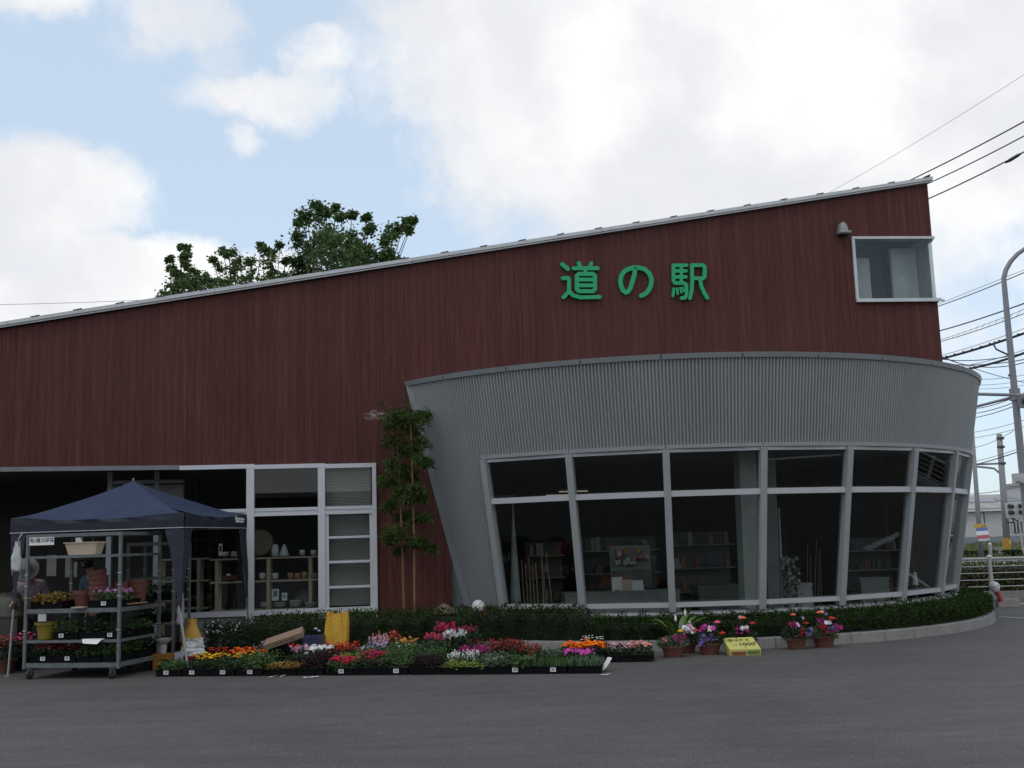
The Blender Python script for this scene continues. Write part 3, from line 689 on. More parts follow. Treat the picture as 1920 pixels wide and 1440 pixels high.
tree('tallest leafy green tree rising behind the roof slope', 27, [(575, 405, 22), (592, 388, 14), (600, 432, 30), (640, 407, 13), (660, 402, 9), (622, 460, 34), (660, 448, 22), (690, 428, 15), (686, 408, 8), (700, 475, 26), (660, 490, 30), (615, 500, 36), (575, 470, 26), (570, 505, 28), (560, 440, 16), (725, 445, 22), (740, 432, 18), (758, 418, 14), (772, 412, 9), (768, 432, 9), (735, 480, 20), (718, 505, 28), (650, 525, 36), (590, 535, 34), (690, 520, 30), (556, 488, 14), (610, 398, 12), (750, 495, 10), (628, 390, 10), (560, 420, 8), (600, 465, 26), (640, 480, 30), (680, 500, 30), (625, 535, 34), (740, 500, 18), (580, 520, 26), (665, 470, 22), (628, 450, 16)], 640, 330, .13, 3)
tree('thin leafed middle tree with sky gaps behind the roof', 28, [(430, 475, 15), (418, 468, 9), (445, 490, 15), (470, 490, 14), (495, 470, 15), (490, 460, 9), (515, 475, 15), (525, 460, 8), (505, 495, 18), (535, 490, 10), (440, 515, 20), (470, 515, 20), (510, 515, 20), (410, 500, 12), (455, 535, 26), (500, 530, 24), (530, 515, 12), (400, 487, 7)], 470, 190, .12, 4)
tree('lowest leafy tree with a spiky top at left of the roofline', 26, [(350, 465, 8), (348, 480, 11), (352, 500, 14), (345, 520, 20), (330, 540, 24), (350, 560, 26), (370, 520, 18), (410, 560, 22), (360, 530, 22), (385, 530, 22), (318, 485, 6), (322, 503, 7), (330, 515, 10), (312, 555, 22), (345, 555, 26), (400, 545, 24), (420, 530, 16), (298, 565, 10), (375, 555, 26), (425, 545, 18), (340, 462, 5)], 350, 260, .12, 5)
random.seed(11)

# ================================================================== BAMBOO
def bamboo(label, top, base, clumps, r, yl):
    b = wp(base[0], base[1], yl); b.z = .11; t = wp(top[0], top[1], yl) ; T = thing('bamboo', label, 'bamboo', b, 0, 'bamboo against the board wall')
    v = t - b; m = MB(); pts = []; rs = []
    n = 16
    for i in range(n + 1):
        f_ = i / n; w_ = Vector((math.sin(f_ * 3) * .02, 0, 0)); pts.append(v * f_ + w_); rs.append(r * (1 - .55 * f_))
        if i < n: pts.append(v * (f_ + .004) + w_); rs.append(r * (1 - .55 * f_) * 1.16); pts.append(v * (f_ + .009) + w_); rs.append(r * (1 - .55 * f_))
    m.tube(pts, rs, 8); m.build('culm', mat('bamboo_culm', (.13, .085, .042), .6, 0, .3, 3, (1, 1, 1), col2=(.21, .11, .045)), T, True)
    lf = MB(); tg = MB()
    for (px, py, rad_) in clumps:
        c = wp(px, py, yl + U(-.25, .2)) - b; R_ = rad_ * .9 * 17.4 / F
        root = v * max(.15, min(1, (c.z - R_ * .6) / v.z)); tg.tube([root, root.lerp(c, .6) + Vector((0, 0, .04)), c], [.008, .006, .004], 4)
        for _ in range(17):
            e = c + Vector((U(-1, 1), U(-.8, .8), U(-.7, .6))) * R_; tg.tube([c, e], .003, 3)
            for _ in range(19):
                p = e + Vector((U(-1, 1), U(-1, 1), U(-1, 1))) * R_ * .3
                lf.leaf(p, (U(-1, 1), U(-1, 1), U(-1.0, .35)), U(.012, .02), U(.07, .13))
    tg.build('branches', mat('bamboo_twig', (.12, .11, .04), .7), T, kind='stuff'); lf.build('foliage', BAMBL, T, kind='stuff')
bamboo('taller bamboo, left of the two with bushy bright top', (742, 775), (758, 1146), [(745, 772, 26), (732, 790, 18), (760, 790, 20), (735, 822, 20), (752, 845, 20), (738, 870, 18), (760, 880, 16), (735, 905, 20), (750, 922, 16), (728, 945, 16), (740, 995, 20), (730, 1008, 14), (755, 965, 10), (748, 1030, 8), (722, 900, 10)], .027, -.55)
bamboo('shorter bamboo, right of the two beside the corrugated drum', (770, 800), (776, 1146), [(780, 782, 20), (797, 778, 12), (772, 805, 16), (788, 830, 18), (770, 845, 16), (790, 862, 14), (800, 865, 9), (768, 890, 14), (778, 915, 15), (790, 930, 13), (765, 935, 11), (780, 970, 14), (800, 968, 10), (778, 1012, 16), (790, 1018, 10), (810, 1027, 7)], .025, -.7)

# ================================================================== TENT
FRt, FLt, BRt = atY(345, 994, 15.2), atY(20, 997, 15.6), atY(462, 996, 17.0)
ZE = 1.93
for v_ in (FRt, FLt, BRt): v_.z = ZE
BLt = FLt + BRt - FRt
apx = atY(250, 901, 16.3); APEX = Vector((apx.x, apx.y, apx.z))
TN = thing('pop_up_tent', 'navy blue pop up tent with slanting legs over the plant trolleys', 'tent', (0, 0, 0))
VH = .21
corners = [FLt, FRt, BRt, BLt]
m = MB()
for i in range(4):
    a, b = corners[i] + Vector((0, 0, VH)), corners[(i + 1) % 4] + Vector((0, 0, VH)); n = 10; vs = []; idx = {}
    for r_ in range(n + 1):
        f_ = r_ / n; zf = f_ ** 1.35
        for c_ in range(n - r_ + 1):
            g_ = c_ / (n - r_) if n > r_ else 0; base = a.lerp(b, g_); p = base.lerp(APEX, f_); p.z = base.z + (APEX.z - base.z) * zf - .06 * math.sin(math.pi * g_) * (1 - f_) + .009 * math.sin(g_ * 17 + i + f_ * 6) * (1 - f_) + .006 * math.sin(g_ * 31 - f_ * 9)
            idx[r_, c_] = len(vs); vs.append(p)
    fs = []
    for r_ in range(n):
        for c_ in range(n - r_):
            fs.append((idx[r_, c_], idx[r_, c_ + 1], idx[r_ + 1, c_]))
            if c_ < n - r_ - 1: fs.append((idx[r_, c_ + 1], idx[r_ + 1, c_ + 1], idx[r_ + 1, c_]))
    m.add(vs, fs)
cnp = m.build('canopy', NAVY, TN); 
cen = (corners[0] + corners[2]) / 2
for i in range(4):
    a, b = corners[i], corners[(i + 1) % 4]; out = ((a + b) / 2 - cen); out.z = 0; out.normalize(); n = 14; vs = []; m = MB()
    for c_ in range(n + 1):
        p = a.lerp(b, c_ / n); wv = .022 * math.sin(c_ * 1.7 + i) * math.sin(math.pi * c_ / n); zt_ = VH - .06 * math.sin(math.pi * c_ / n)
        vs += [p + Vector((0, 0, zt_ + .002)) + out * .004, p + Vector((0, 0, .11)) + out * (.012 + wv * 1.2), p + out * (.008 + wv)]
    m.add(vs, [(c_ * 3 + j, c_ * 3 + 3 + j, c_ * 3 + 4 + j, c_ * 3 + 1 + j) for c_ in range(n) for j in range(2)]); va = m.build('valance', mat('shaded_navy_valance', (.013, .017, .030), .75, 0, .15, 3), TN)  # shade on the hanging valance put into its colour, darker than the canopy
    m = MB(); m.tube([vs[c_ * 3 + 2] + out * .004 for c_ in range(n + 1)], .0065, 5); m.build('hem', mat('grey_hem', (.40, .41, .43), .6), va)
    if i == 1:   # maker's mark, too blurred to read: two rows of small pale strokes
        d = (b - a).normalized(); m = MB(); random.seed(5); Mx = Matrix((d, out, Vector((0, 0, 1)))).transposed()
        for row, (z0, h_) in enumerate(((.135, .05), (.095, .04))):
            q_ = (b - a).length - .40
            while q_ < (b - a).length - .14:
                w_ = U(.014, .034); m.box(a + d * (q_ + w_ / 2) + out * .026 + Vector((0, 0, z0 + U(-.004, .004))), (w_ * .8, .002, h_ * U(.5, 1)), Mx); q_ += w_ + .004
        m.box(a + d * ((b - a).length - .40) + out * .026 + Vector((0, 0, .15)), (.016, .002, .075), Mx); m.build('printed_mark', WHITEP, va, kind='stuff')
legpx = [((38, 998), (16, 1240)), ((315, 996), (354, 1246)), ((449, 997), (472, 1232))]
LEGM = mat('leg_steel', (.27, .28, .29), .45, .4, .08)
def leg_of(top, bot):
    m = MB(); t = (bot - top); m.tube([top, top + t * .55], .013, 6); lg = m.build('leg', LEGM, TN)
    m = MB(); m.tube([top + t * .52, bot], .017, 6); m.tube([bot, bot + Vector((0, 0, .008))], .05, 8); m.build('lower_leg', LEGM, lg)
    m = MB(); m.box(top + t * .53, (.05, .05, .07)); m.build('slider', RUBBER, lg)
tops, bots = [], []
for i, (a, b) in enumerate(legpx):
    tp = corners[i].lerp(cen, .11); q = atY(a[0], a[1], tp.y); q.z = ZE + .03; bt = atY(b[0], b[1], corners[i].y + (.25 if i == 2 else -.25)); bt.z = 0; tops.append(q); bots.append(bt); leg_of(q, bt)
q = corners[3].lerp(cen, .11); leg_of(q + Vector((0, 0, .03)), Vector((corners[3].x - .15, corners[3].y + .2, 0))); tops.append(q); bots.append(Vector((corners[3].x - .15, corners[3].y + .2, 0)))
for i in range(3):    # corner drapes, pulled in to the leg
    c0 = corners[i]; t_, b_ = tops[i], bots[i]; nx = corners[(i + 1) % 4]; pv = corners[i - 1]
    e1 = c0 + (pv - c0).normalized() * .30; e2 = c0 + (nx - c0).normalized() * .26; low = t_.lerp(b_, .62 if i != 2 else .75); m = MB(); n = 8; vs = []
    for r_ in range(n + 1):
        f_ = r_ / n; 
        for e in (e1, (e1 + c0) / 2, c0, (e2 + c0) / 2, e2):
            tgt = t_.lerp(b_, .62 * f_ + .02); p = e.lerp(low, f_ ** .8); p.z = ZE + .05 + (low.z - ZE - .05) * f_; vs.append(p + Vector((U(-.01, .01), U(-.01, .01), 0)))
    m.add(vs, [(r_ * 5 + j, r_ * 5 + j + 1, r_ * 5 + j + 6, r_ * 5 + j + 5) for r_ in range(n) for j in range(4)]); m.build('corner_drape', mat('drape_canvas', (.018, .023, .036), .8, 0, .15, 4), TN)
for a, b in ((0, 1), (1, 2), (2, 3), (3, 0)):
    p0, p1 = tops[a], tops[b]; m = MB(); mid = (p0 + p1) / 2
    m.tube([p0 + Vector((0, 0, .08)), mid + Vector((0, 0, .02))], .009, 5); m.tube([mid + Vector((0, 0, .06)), p1 + Vector((0, 0, .08))], .009, 5); m.build('truss_bar', LEGM, TN, kind='stuff')
m = MB(); m.tube([APEX + Vector((0, 0, -.02)), APEX + Vector((0, 0, .035))], [.012, .02], 6); m.build('peak_knob', LEGM, TN)
# white block weighing down the front right leg, white bag tied to the left leg
q = atZ(346, 1256, 0); t = thing('weight_block', 'white block standing against the foot of the tent leg', 'weight', q, rad(-9)); m = MB(); m.hexa([(-.15, -.06, 0), (.15, -.06, 0), (.15, .06, 0), (-.15, .06, 0), (-.12, -.05, .24), (.14, -.05, .24), (.14, .05, .24), (-.12, .05, .24)]); m.build('block', mat('white_resin', (.36, .36, .38), .6), t)
m = MB(); m.tube([(-.04, 0, .24), (-.03, 0, .29), (.03, 0, .29), (.04, 0, .24)], .01, 6); m.build('handle', WHITEP, t)
def cloth_bag(m, w, d, h, n=14, crumple=.015, top=.35, flare=1.0):
    vs = []; rows = 9
    for r_ in range(rows + 1):
        f_ = r_ / rows; k_ = flare + (top - flare) * f_ ** 2 if f_ < .85 else top * (1 + (f_ - .85) * 2)
        for j in range(n):
            a = 2 * math.pi * j / n; vs.append((w / 2 * k_ * math.cos(a) + U(-crumple, crumple), d / 2 * k_ * math.sin(a) + U(-crumple, crumple), h * f_ + U(-crumple, crumple) * (0 if r_ == 0 else .7)))
    m.add(vs, [(r_ * n + j, r_ * n + (j + 1) % n, (r_ + 1) * n + (j + 1) % n, (r_ + 1) * n + j) for r_ in range(rows) for j in range(n)] + [tuple(range(n - 1, -1, -1))])
PLASW = mat('white_plastic_film', (.62, .64, .63), .35, 0, .08, 5, trans=.25)
q = atY(31, 1071, 15.3); t = thing('plastic_bag', 'white plastic bag tied to the left tent leg', 'bag', q); m = MB(); cloth_bag(m, .15, .10, .40, 12, .012, .35); m.build('bag', PLASW, t, True); m = MB(); m.tube([(0, 0, .38), (.02, 0, .45), (.045, .05, .52)], .006, 5); m.build('tie', PLASW, t)

# ================================================================== PLANTS IN TRAYS
def tray_body(t, w, d, h):
    m = MB(); th = .008
    m.span((-w / 2, 0, 0), (w / 2, d, .008)); m.span((-w / 2, 0, .008), (w / 2, th, h)); m.span((-w / 2, d - th, .008), (w / 2, d, h)); m.span((-w / 2, th, .008), (-w / 2 + th, d - th, h)); m.span((w / 2 - th, th, .008), (w / 2, d - th, h))
    n = int(w / .045)
    for i in range(n): m.span((-w / 2 + .02 + i * (w - .04) / n, -.005, .012), (-w / 2 + .03 + i * (w - .04) / n, -.0005, h - .014))
    n = int(d / .07)
    for i in range(n): m.span((w / 2 + .0005, .02 + i * (d - .04) / n, .012), (w / 2 + .005, .035 + i * (d - .04) / n, h - .014))
    m.span((-w / 2 - .008, -.009, h + .0005), (w / 2 + .008, .008, h + .013)); m.span((-w / 2 - .008, d - .008, h + .0005), (w / 2 + .008, d + .006, h + .013)); m.span((-w / 2 - .008, .0085, h + .0005), (-w / 2 + .006, d - .0085, h + .013)); m.span((w / 2 - .006, .0085, h + .0005), (w / 2 + .008, d - .0085, h + .013))
    o = m.build('tray', BLACKP, t); o['kind'] = 'thing'
    m = MB(); m.span((-w / 2 + th + .001, th + .001, .01), (w / 2 - th - .001, d - th - .001, h * .72)); m.build('potting_soil', SOIL, t)
def foliage(m, w, d, z0, h, n, lw, ll, style):
    if style == 'grass':
        for _ in range(n):
            p = Vector((U(-w / 2, w / 2), U(.02, d - .02), z0)); dr = Vector((U(-.45, .45), U(-.45, .45), 1)); m.leaf(p, dr, lw, h * U(.6, 1.1))
        return
    nx, ny = max(2, int(w / .085)), max(2, int(d / .085)); cs = [(-w / 2 + (i + .5) * w / nx, (j + .5) * d / ny, U(.75, 1.15)) for i in range(nx) for j in range(ny)]
    for _ in range(n):
        cx, cy, s_ = random.choice(cs); a = U(0, 6.28); r_ = abs(random.gauss(0, .5)) * .06; f_ = random.random() ** .6; z = z0 + f_ * h * s_ * (1 - min(.5, r_ * 4)); p = (cx * 1.04 + r_ * math.cos(a), cy - .02 + r_ * math.sin(a), z)
        up = {'lacy': U(-.3, .8), 'broad': U(-.1, .6), 'low': U(-.1, .9)}.get(style, U(-.2, .9)); m.leaf(p, (math.cos(a) + U(-.4, .4), math.sin(a) + U(-.4, .4), up), lw * U(.7, 1.2), ll * U(.7, 1.25))
def blooms(m, w, d, z0, h, n, r, typ, spread=.03):
    for _ in range(n):
        p = (U(-w / 2, w / 2), U(.02, d - .02), z0 + h * U(.86, 1.08) + U(-spread, spread))
        if typ == 'puff': m.puff(p, r * U(.75, 1.15))
        elif typ == 'disc': m.disc(p, r * U(.7, 1.2), (U(-.6, .6), U(-1.2, .2), U(.3, 1)), 5)
        elif typ == 'spike':
            for k_ in range(5): m.disc((p[0] + U(-.01, .01), p[1] + U(-.01, .01), p[2] - .02 * k_ + .03), r * U(.6, 1), (U(-1, 1), U(-1, 1), U(-.2, 1)), 4)
        elif typ == 'cyc':
            for k_ in range(4): m.leaf((p[0], p[1], p[2] - .02), (U(-.4, .4), U(-.4, .4), 1), r * 1.0, r * 2.4)
ST = {'low': (LIME, .10), }
TDIR, TN_ = Vector((math.cos(rad(-11)), math.sin(rad(-11)), 0)), Vector((math.sin(rad(11)), math.cos(rad(11)), 0))
TA = atZ(290, 1269, 0)
def tray_pos(px, row):
    q = atZ(px, 1250, 0); k_ = q.x / q.y; A = TA + TN_ * row; t_ = (k_ * A.y - A.x) / (TDIR.x - k_ * TDIR.y); return A + TDIR * t_
def seedlings(loc, rz, label, leaf, h, style='norm', fl=None, w=.345, d=.46, n=420, lw=.022, ll=.045, price=None, th=.078, name='seedling_tray', group='seedling trays on the asphalt', fl2=None):
    t = thing(name, label, 'plant tray', loc, rz, group); tray_body(t, w, d, th)
    m = MB(); foliage(m, w - .03, d - .03, th * .7, h, n, lw, ll, style); m.build('foliage', leaf, t, kind='stuff')
    for f_ in (fl, fl2):
        if f_:
            m = MB(); blooms(m, w - .04, d - .04, th * .7, h, f_[1], f_[2], f_[3]); m.build('flowers', f_[0], t, kind='stuff')
    if price:
        ptx = U(-.05, .05); m = MB(); m.span((ptx - .034, -.014, .028), (ptx + .034, -.0112, .078)); pt = m.build('price_tag', WHITEP, t); lettering(price, .05, INK, pt, (ptx, -.0155, .053), (rad(90), 0, rad(U(-4, 4))))
    return t
ROWD = .47
rows = [
 # px, row, leaf, h, style, flower(mat, n, r, type), price, extra, label
 (316, 0, GREEN, .13, 'norm', None, '30', {}, 'front row tray of small green leaves, nearest the trolley'),
 (366, 0, DGREEN, .14, 'norm', None, '30', {}, 'front row tray of dark foliage left of a twin, below yellow marigolds'),
 (415, 0, DGREEN, .15, 'lacy', None, '30', {}, 'front row tray of feathery dark foliage beside the bright bushy green tray'),
 (466, 0, GREEN, .24, 'broad', None, '30', {'n': 520, 'lw': .03}, 'front row tray of tall bright bushy green leaves with price tag'),
 (525, 0, BRONZE, .10, 'low', None, None, {'lw': .03, 'w': .40}, 'front row tray of low bronze gold leaves'),
 (581, 0, PURPLE, .22, 'norm', None, None, {'n': 520}, 'front row tray of blackish purple leaves beside the bronze leaves'),
 (636, 0, GREEN, .13, 'norm', (CRIMSON, 75, .024, 'puff'), '30', {}, 'front row tray of bright crimson flowers with price tag'),
 (688, 0, DGREEN, .15, 'norm', (DARKRED, 24, .022, 'puff'), None, {}, 'front row tray of green leaves with a few deep red flowers'),
 (738, 0, GREEN, .27, 'lacy', None, '30', {'n': 620, 'lw': .016}, 'front row tray of tall lacy green seedlings with price tag'),
 (797, 0, PURPLE, .19, 'norm', None, None, {'w': .40, 'n': 520}, 'wide front row tray of dark purple leaves left of the lime leaves'),
 (867, 0, LIME, .08, 'low', None, None, {'w': .52, 'lw': .03, 'n': 480}, 'widest front row tray of low lime yellow leaves'),
 (926, 0, SAGE, .15, 'broad', (PALEPINK, 8, .016, 'disc'), None, {'lw': .045, 'll': .07, 'n': 200, 'w': .30}, 'front row tray of broad cabbage leaves with pink stems'),
 (973, 0, GREEN, .15, 'broad', None, '30', {'lw': .035, 'll': .06, 'n': 300}, 'front row tray of upright green leaves with tag, right of the cabbages'),
 (1031, 0, GREEN, .17, 'grass', None, '30', {'n': 300, 'w': .40, 'lw': .012}, 'front row tray of grassy green seedlings with price tag'),
 (1096, 0, SAGE, .16, 'grass', None, None, {'n': 260, 'w': .40, 'lw': .02}, 'pale green seedling tray at the right end of the front row'),
 (318, 1, DGREEN, .12, 'norm', (YELLOW, 7, .018, 'puff'), None, {}, 'tray with a few yellow buds behind the first green tray'),
 (383, 1, DGREEN, .16, 'norm', (YELLOW, 46, .031, 'puff'), None, {'w': .42}, 'tray of bright yellow marigolds beside the white block'),
 (441, 1, DGREEN, .16, 'norm', (petal('gold_petal', (.68, .36, .03)), 44, .026, 'puff'), None, {}, 'tray of golden marigolds right of the bright yellow ones'),
 (494, 1, GREEN, .22, 'broad', None, None, {'n': 480}, 'second row tray of plain green leaves right of the marigolds'),
 (546, 1, DGREEN, .15, 'norm', None, None, {}, 'second row tray of plain dark leaves behind the bronze tray'),
 (598, 1, PURPLE, .20, 'norm', (CORAL, 4, .018, 'puff'), None, {}, 'second row purple leaved tray dotted with coral blooms'),
 (642, 1, LIME, .15, 'norm', None, None, {'n': 420}, 'second row tray of fresh yellow green leaves behind the crimson flowers'),
 (697, 1, DGREEN, .17, 'norm', (CRIMSON, 45, .025, 'puff'), None, {}, 'second row tray of deep crimson flowers'),
 (752, 1, GREEN, .29, 'lacy', None, None, {'n': 620, 'lw': .016}, 'second row tray of lacy green plants, left of two'),
 (808, 1, GREEN, .27, 'lacy', None, None, {'n': 620, 'lw': .016}, 'second row tray of lacy green plants, right of two'),
 (864, 1, GREEN, .15, 'norm', (WHITEF, 70, .015, 'spike'), None, {'w': .42}, 'tray of tiny white and pink blooms behind the lime leaves'),
 (916, 1, SAGE, .15, 'broad', None, None, {}, 'second row tray of sage leaves behind the cabbages'),
 (395, 2, DGREEN, .18, 'norm', (petal('rust_petal', (.42, .05, .012)), 40, .03, 'puff'), None, {}, 'tray of rust red marigolds by the tent leg'),
 (443, 2, DGREEN, .20, 'norm', (ORANGE, 55, .032, 'puff'), None, {}, 'left tray of vivid orange marigolds behind the golden ones'),
 (494, 2, DGREEN, .20, 'norm', (ORANGE, 58, .032, 'puff'), None, {}, 'right tray of vivid orange marigolds below the cardboard box'),
 (545, 2, DGREEN, .19, 'norm', (PALEPINK, 40, .03, 'disc'), None, {}, 'tray of blush pink petunias right of the orange marigolds'),
 (588, 2, DGREEN, .22, 'norm', (WHITEF, 75, .032, 'disc'), None, {}, 'tray of pure white petunias below the navy box'),
 (640, 2, DGREEN, .22, 'norm', (petal('salvia_petal', (.55, .05, .02)), 28, .024, 'spike'), None, {}, 'tray of scarlet salvias in front of the yellow bag'),
 (696, 2, SAGE, .24, 'norm', (LILAC, 36, .02, 'disc'), None, {'n': 480}, 'tray of pale lilac flowers on grey green leaves'),
 (752, 2, GREEN, .27, 'lacy', (WHITEF, 6, .022, 'disc'), None, {'n': 520, 'lw': .016}, 'third row tray of lacy leaves with a few white blooms'),
 (806, 2, DGREEN, .27, 'norm', None, None, {'n': 520}, 'third row tray of tall dark leaves below the cyclamens'),
 (888, 2, DGREEN, .19, 'norm', (MAGENTA, 130, .022, 'disc'), None, {'w': .46}, 'tray of magenta flowers, the largest purple patch'),
 (941, 2, DGREEN, .22, 'norm', (DARKRED, 60, .02, 'spike'), None, {}, 'left tray of dark red spikes right of the magenta flowers'),
 (986, 2, DGREEN, .20, 'norm', (REDP, 26, .018, 'spike'), None, {}, 'right tray of dark red spikes with long leaves'),
 (1022, 2.3, SAGE, .13, 'norm', None, None, {}, 'tray of greyish leaves behind the dark red flowers, by the gap'),
 (490, 3, SAGE, .23, 'norm', (LILAC, 22, .02, 'disc'), None, {}, 'back tray of small lilac blooms left of the cardboard box'),
 (530, 2.8, DGREEN, .19, 'norm', (REDP, 34, .028, 'puff'), None, {}, 'back tray of red marigolds under the cardboard box'),
 (622, 3, DGREEN, .25, 'norm', (CORAL, 34, .034, 'disc'), None, {}, 'back tray of bright coral geraniums at the foot of the yellow bag'),
 (700, 3, SAGE, .30, 'norm', (PALEPINK, 34, .02, 'spike'), None, {'n': 480}, 'back tray of tall pink and lilac flower spikes'),
 (757, 3, DGREEN, .27, 'norm', (petal('amber_petal', (.55, .25, .05)), 44, .026, 'disc'), None, {}, 'back tray of amber and rust coloured violas'),
 (815, 3, DGREEN, .30, 'broad', (PINK, 34, .026, 'cyc'), None, {'lw': .04, 'll': .06}, 'tray of pink cyclamens, front left of the tall group'),
 (848, 3.1, DGREEN, .34, 'broad', (WHITEF, 44, .026, 'cyc'), None, {'lw': .04, 'll': .06}, 'tray of white cyclamens among the pink ones'),
 (900, 3, DGREEN, .22, 'norm', (REDP, 14, .018, 'spike'), None, {}, 'back tray of dark leaves and sparse red blooms behind magenta'),
 (956, 2.9, DGREEN, .22, 'norm', (DARKRED, 44, .02, 'spike'), None, {}, 'back tray of dark red spikes nearest the hedge'),
 (722, 3.8, DGREEN, .30, 'norm', (CORAL, 16, .022, 'spike'), None, {}, 'rear tray of sparse coral spikes against the hedge'),
 (830, 3.9, DGREEN, .40, 'broad', (petal('rose_petal', (.62, .05, .15)), 30, .028, 'cyc'), None, {'lw': .04, 'll': .06}, 'rear tray of tall rose cyclamens against the hedge'),
 (872, 3.8, DGREEN, .40, 'broad', (petal('dusky_rose_petal', (.42, .05, .10)), 22, .024, 'cyc'), None, {'lw': .04, 'll': .06, 'w': .3}, 'rear tray of dusky rose cyclamens, right end by the hedge'),
 (1093, 2.5, DGREEN, .19, 'norm', (petal('tangerine_petal', (.82, .15, .005)), 150, .032, 'puff'), None, {'w': .60, 'n': 520}, 'wide tray packed with orange marigolds right of the gap'),
 (1083, 1.75, DGREEN, .12, 'norm', (HOTPINK, 50, .026, 'disc'), None, {'w': .42, 'n': 300}, 'tray of hot pink flowers in front of the packed orange marigolds'),
 (1162, 2.55, DGREEN, .18, 'norm', (PALEPINK, 70, .02, 'disc'), None, {}, 'tray of pale pink small flowers right of the packed marigolds'),
 (1200, 2.6, DGREEN, .18, 'norm', (petal('salmon_petal', (.68, .25, .22)), 60, .022, 'disc'), None, {}, 'tray of salmon pink flowers at the far right of all trays'),
 (1110, 3.3, DGREEN, .24, 'norm', (WHITEF, 30, .015, 'puff'), None, {'n': 200}, 'tray of white button flowers peeping over the orange marigolds'),
]
for (px, row, leaf_, h, style, fl, price, ex, lab) in rows:
    p = tray_pos(px, row * ROWD); seedlings(p, rad(-10 + U(-2, 2)), lab, leaf_, h * U(.80, .96), style, fl, price=price, **ex)

# ================================================================== FLOWER POTS
def pot_mesh(t, r, h, m_=None, sx=1.25):
    m = MB(); m.lathe([(.72 * r, 0), (.94 * r, h * .80), (1.06 * r, h * .80), (1.08 * r, h), (.95 * r, h), (.9 * r, h * .86)], 18, sx=sx); m.build('pot', m_ or TERRA, t, False)
    m = MB(); m.lathe([(.88 * r, h * .85), (.001, h * .87)], 14, sx=sx); m.build('potting_soil', SOIL, t)
def mixed_pot(px, py, label, r, h, flowers, leafm=GREEN, fh=.3, n=330, group='mixed flower pots along the kerb'):
    t = thing('flower_pot', label, 'flower pot', atZ(px, py, 0), U(-.3, .3), group); pot_mesh(t, r, h)
    m = MB()
    for _ in range(n):
        a = U(0, 6.28); q = r * 1.25 * math.sqrt(random.random()); z = h * .85 + random.random() * fh * (1 - .45 * q / r) * .85; m.leaf((1.2 * q * math.cos(a), q * math.sin(a), z), (math.cos(a), math.sin(a), U(-.3, .9)), U(.018, .03), U(.04, .065))
    m.build('foliage', leafm, t, kind='stuff')
    for (dx, dz, rr_, mt, typ) in flowers:
        m = MB(); y_ = -U(.04, .12); z = h + dz
        if typ == 'p': m.puff((0, 0, 0), rr_, 7)
        elif typ == 'c':
            for k_ in range(9): m.disc((U(-1, 1) * rr_, U(-.6, .6) * rr_, U(-.8, .8) * rr_), rr_ * .55, (U(-.5, .5), -1, U(0, 1)), 5)
        else: m.disc((0, 0, 0), rr_, (U(-.3, .3), -1, .5), 6)
        fo = m.build('flower', mt, t); fo.location = (dx, y_, z)
        m = MB(); m.tube([(dx, y_, z - .01), (dx * .5, 0, h * .85)], .004, 4); m.build('stem', GREEN, t)
    return t
CW = WHITEF
def rndset(k_): 
    random.seed(k_); return None
mixed_pot(1288, 1225, 'flower pot of tiny white and pink blooms half hidden behind another pot', .115, .15, [(-.05, .20, .05, WHITEF, 'c'), (.03, .24, .05, PALEPINK, 'c'), (.08, .17, .05, WHITEF, 'c'), (.0, .14, .05, PALEPINK, 'c')], DGREEN, .26)
mixed_pot(1262, 1232, 'flower pot with yellow and magenta blooms and pale edged leaves', .125, .155, [(.08, .19, .045, YELLOW, 'p'), (.05, .11, .055, MAGENTA, 'c'), (.12, .09, .05, MAGENTA, 'c'), (-.14, .08, .04, petal('coral_pink_petal', (.6, .14, .14)), 'c'), (.1, .28, .03, VIOLET, 'd')], SAGE, .22)
mixed_pot(1331, 1227, 'dense flower pot with white edged magenta blooms and blue lobelias', .13, .16, [(-.17, .17, .05, REDP, 'p'), (-.07, .20, .05, MAGENTA, 'c'), (.02, .19, .055, WHITEF, 'd'), (.06, .20, .05, HOTPINK, 'd'), (.12, .27, .055, PINK, 'p'), (.18, .13, .05, REDP, 'p'), (.0, .08, .07, VIOLET, 'c'), (-.08, .08, .06, VIOLET, 'c'), (-.05, .22, .045, HOTPINK, 'd'), (-.1, .0, .045, VIOLET, 'c')], DGREEN, .30)
mixed_pot(1393, 1219, 'flower pot half hidden behind the yellow price box', .115, .15, [(.01, .30, .05, CORAL, 'p'), (-.03, .31, .035, PALEPINK, 'd'), (.14, .22, .05, REDP, 'p'), (.0, .16, .045, WHITEF, 'd'), (.06, .17, .04, WHITEF, 'd'), (-.06, .12, .05, MAGENTA, 'c'), (.03, .13, .06, MAGENTA, 'c')], DGREEN, .28)
mixed_pot(1494, 1217, 'left pot of the right hand pair, with a single tall coral bloom', .125, .155, [(-.06, .32, .045, CORAL, 'p'), (-.08, .18, .05, MAGENTA, 'c'), (-.01, .19, .035, WHITEF, 'd'), (.03, .17, .03, WHITEF, 'd'), (.12, .20, .04, REDP, 'p'), (.09, .11, .045, REDP, 'p'), (.16, .08, .06, VIOLET, 'c'), (.1, .27, .03, LILAC, 'd'), (.05, .06, .04, CRIMSON, 'c')], DGREEN, .28)
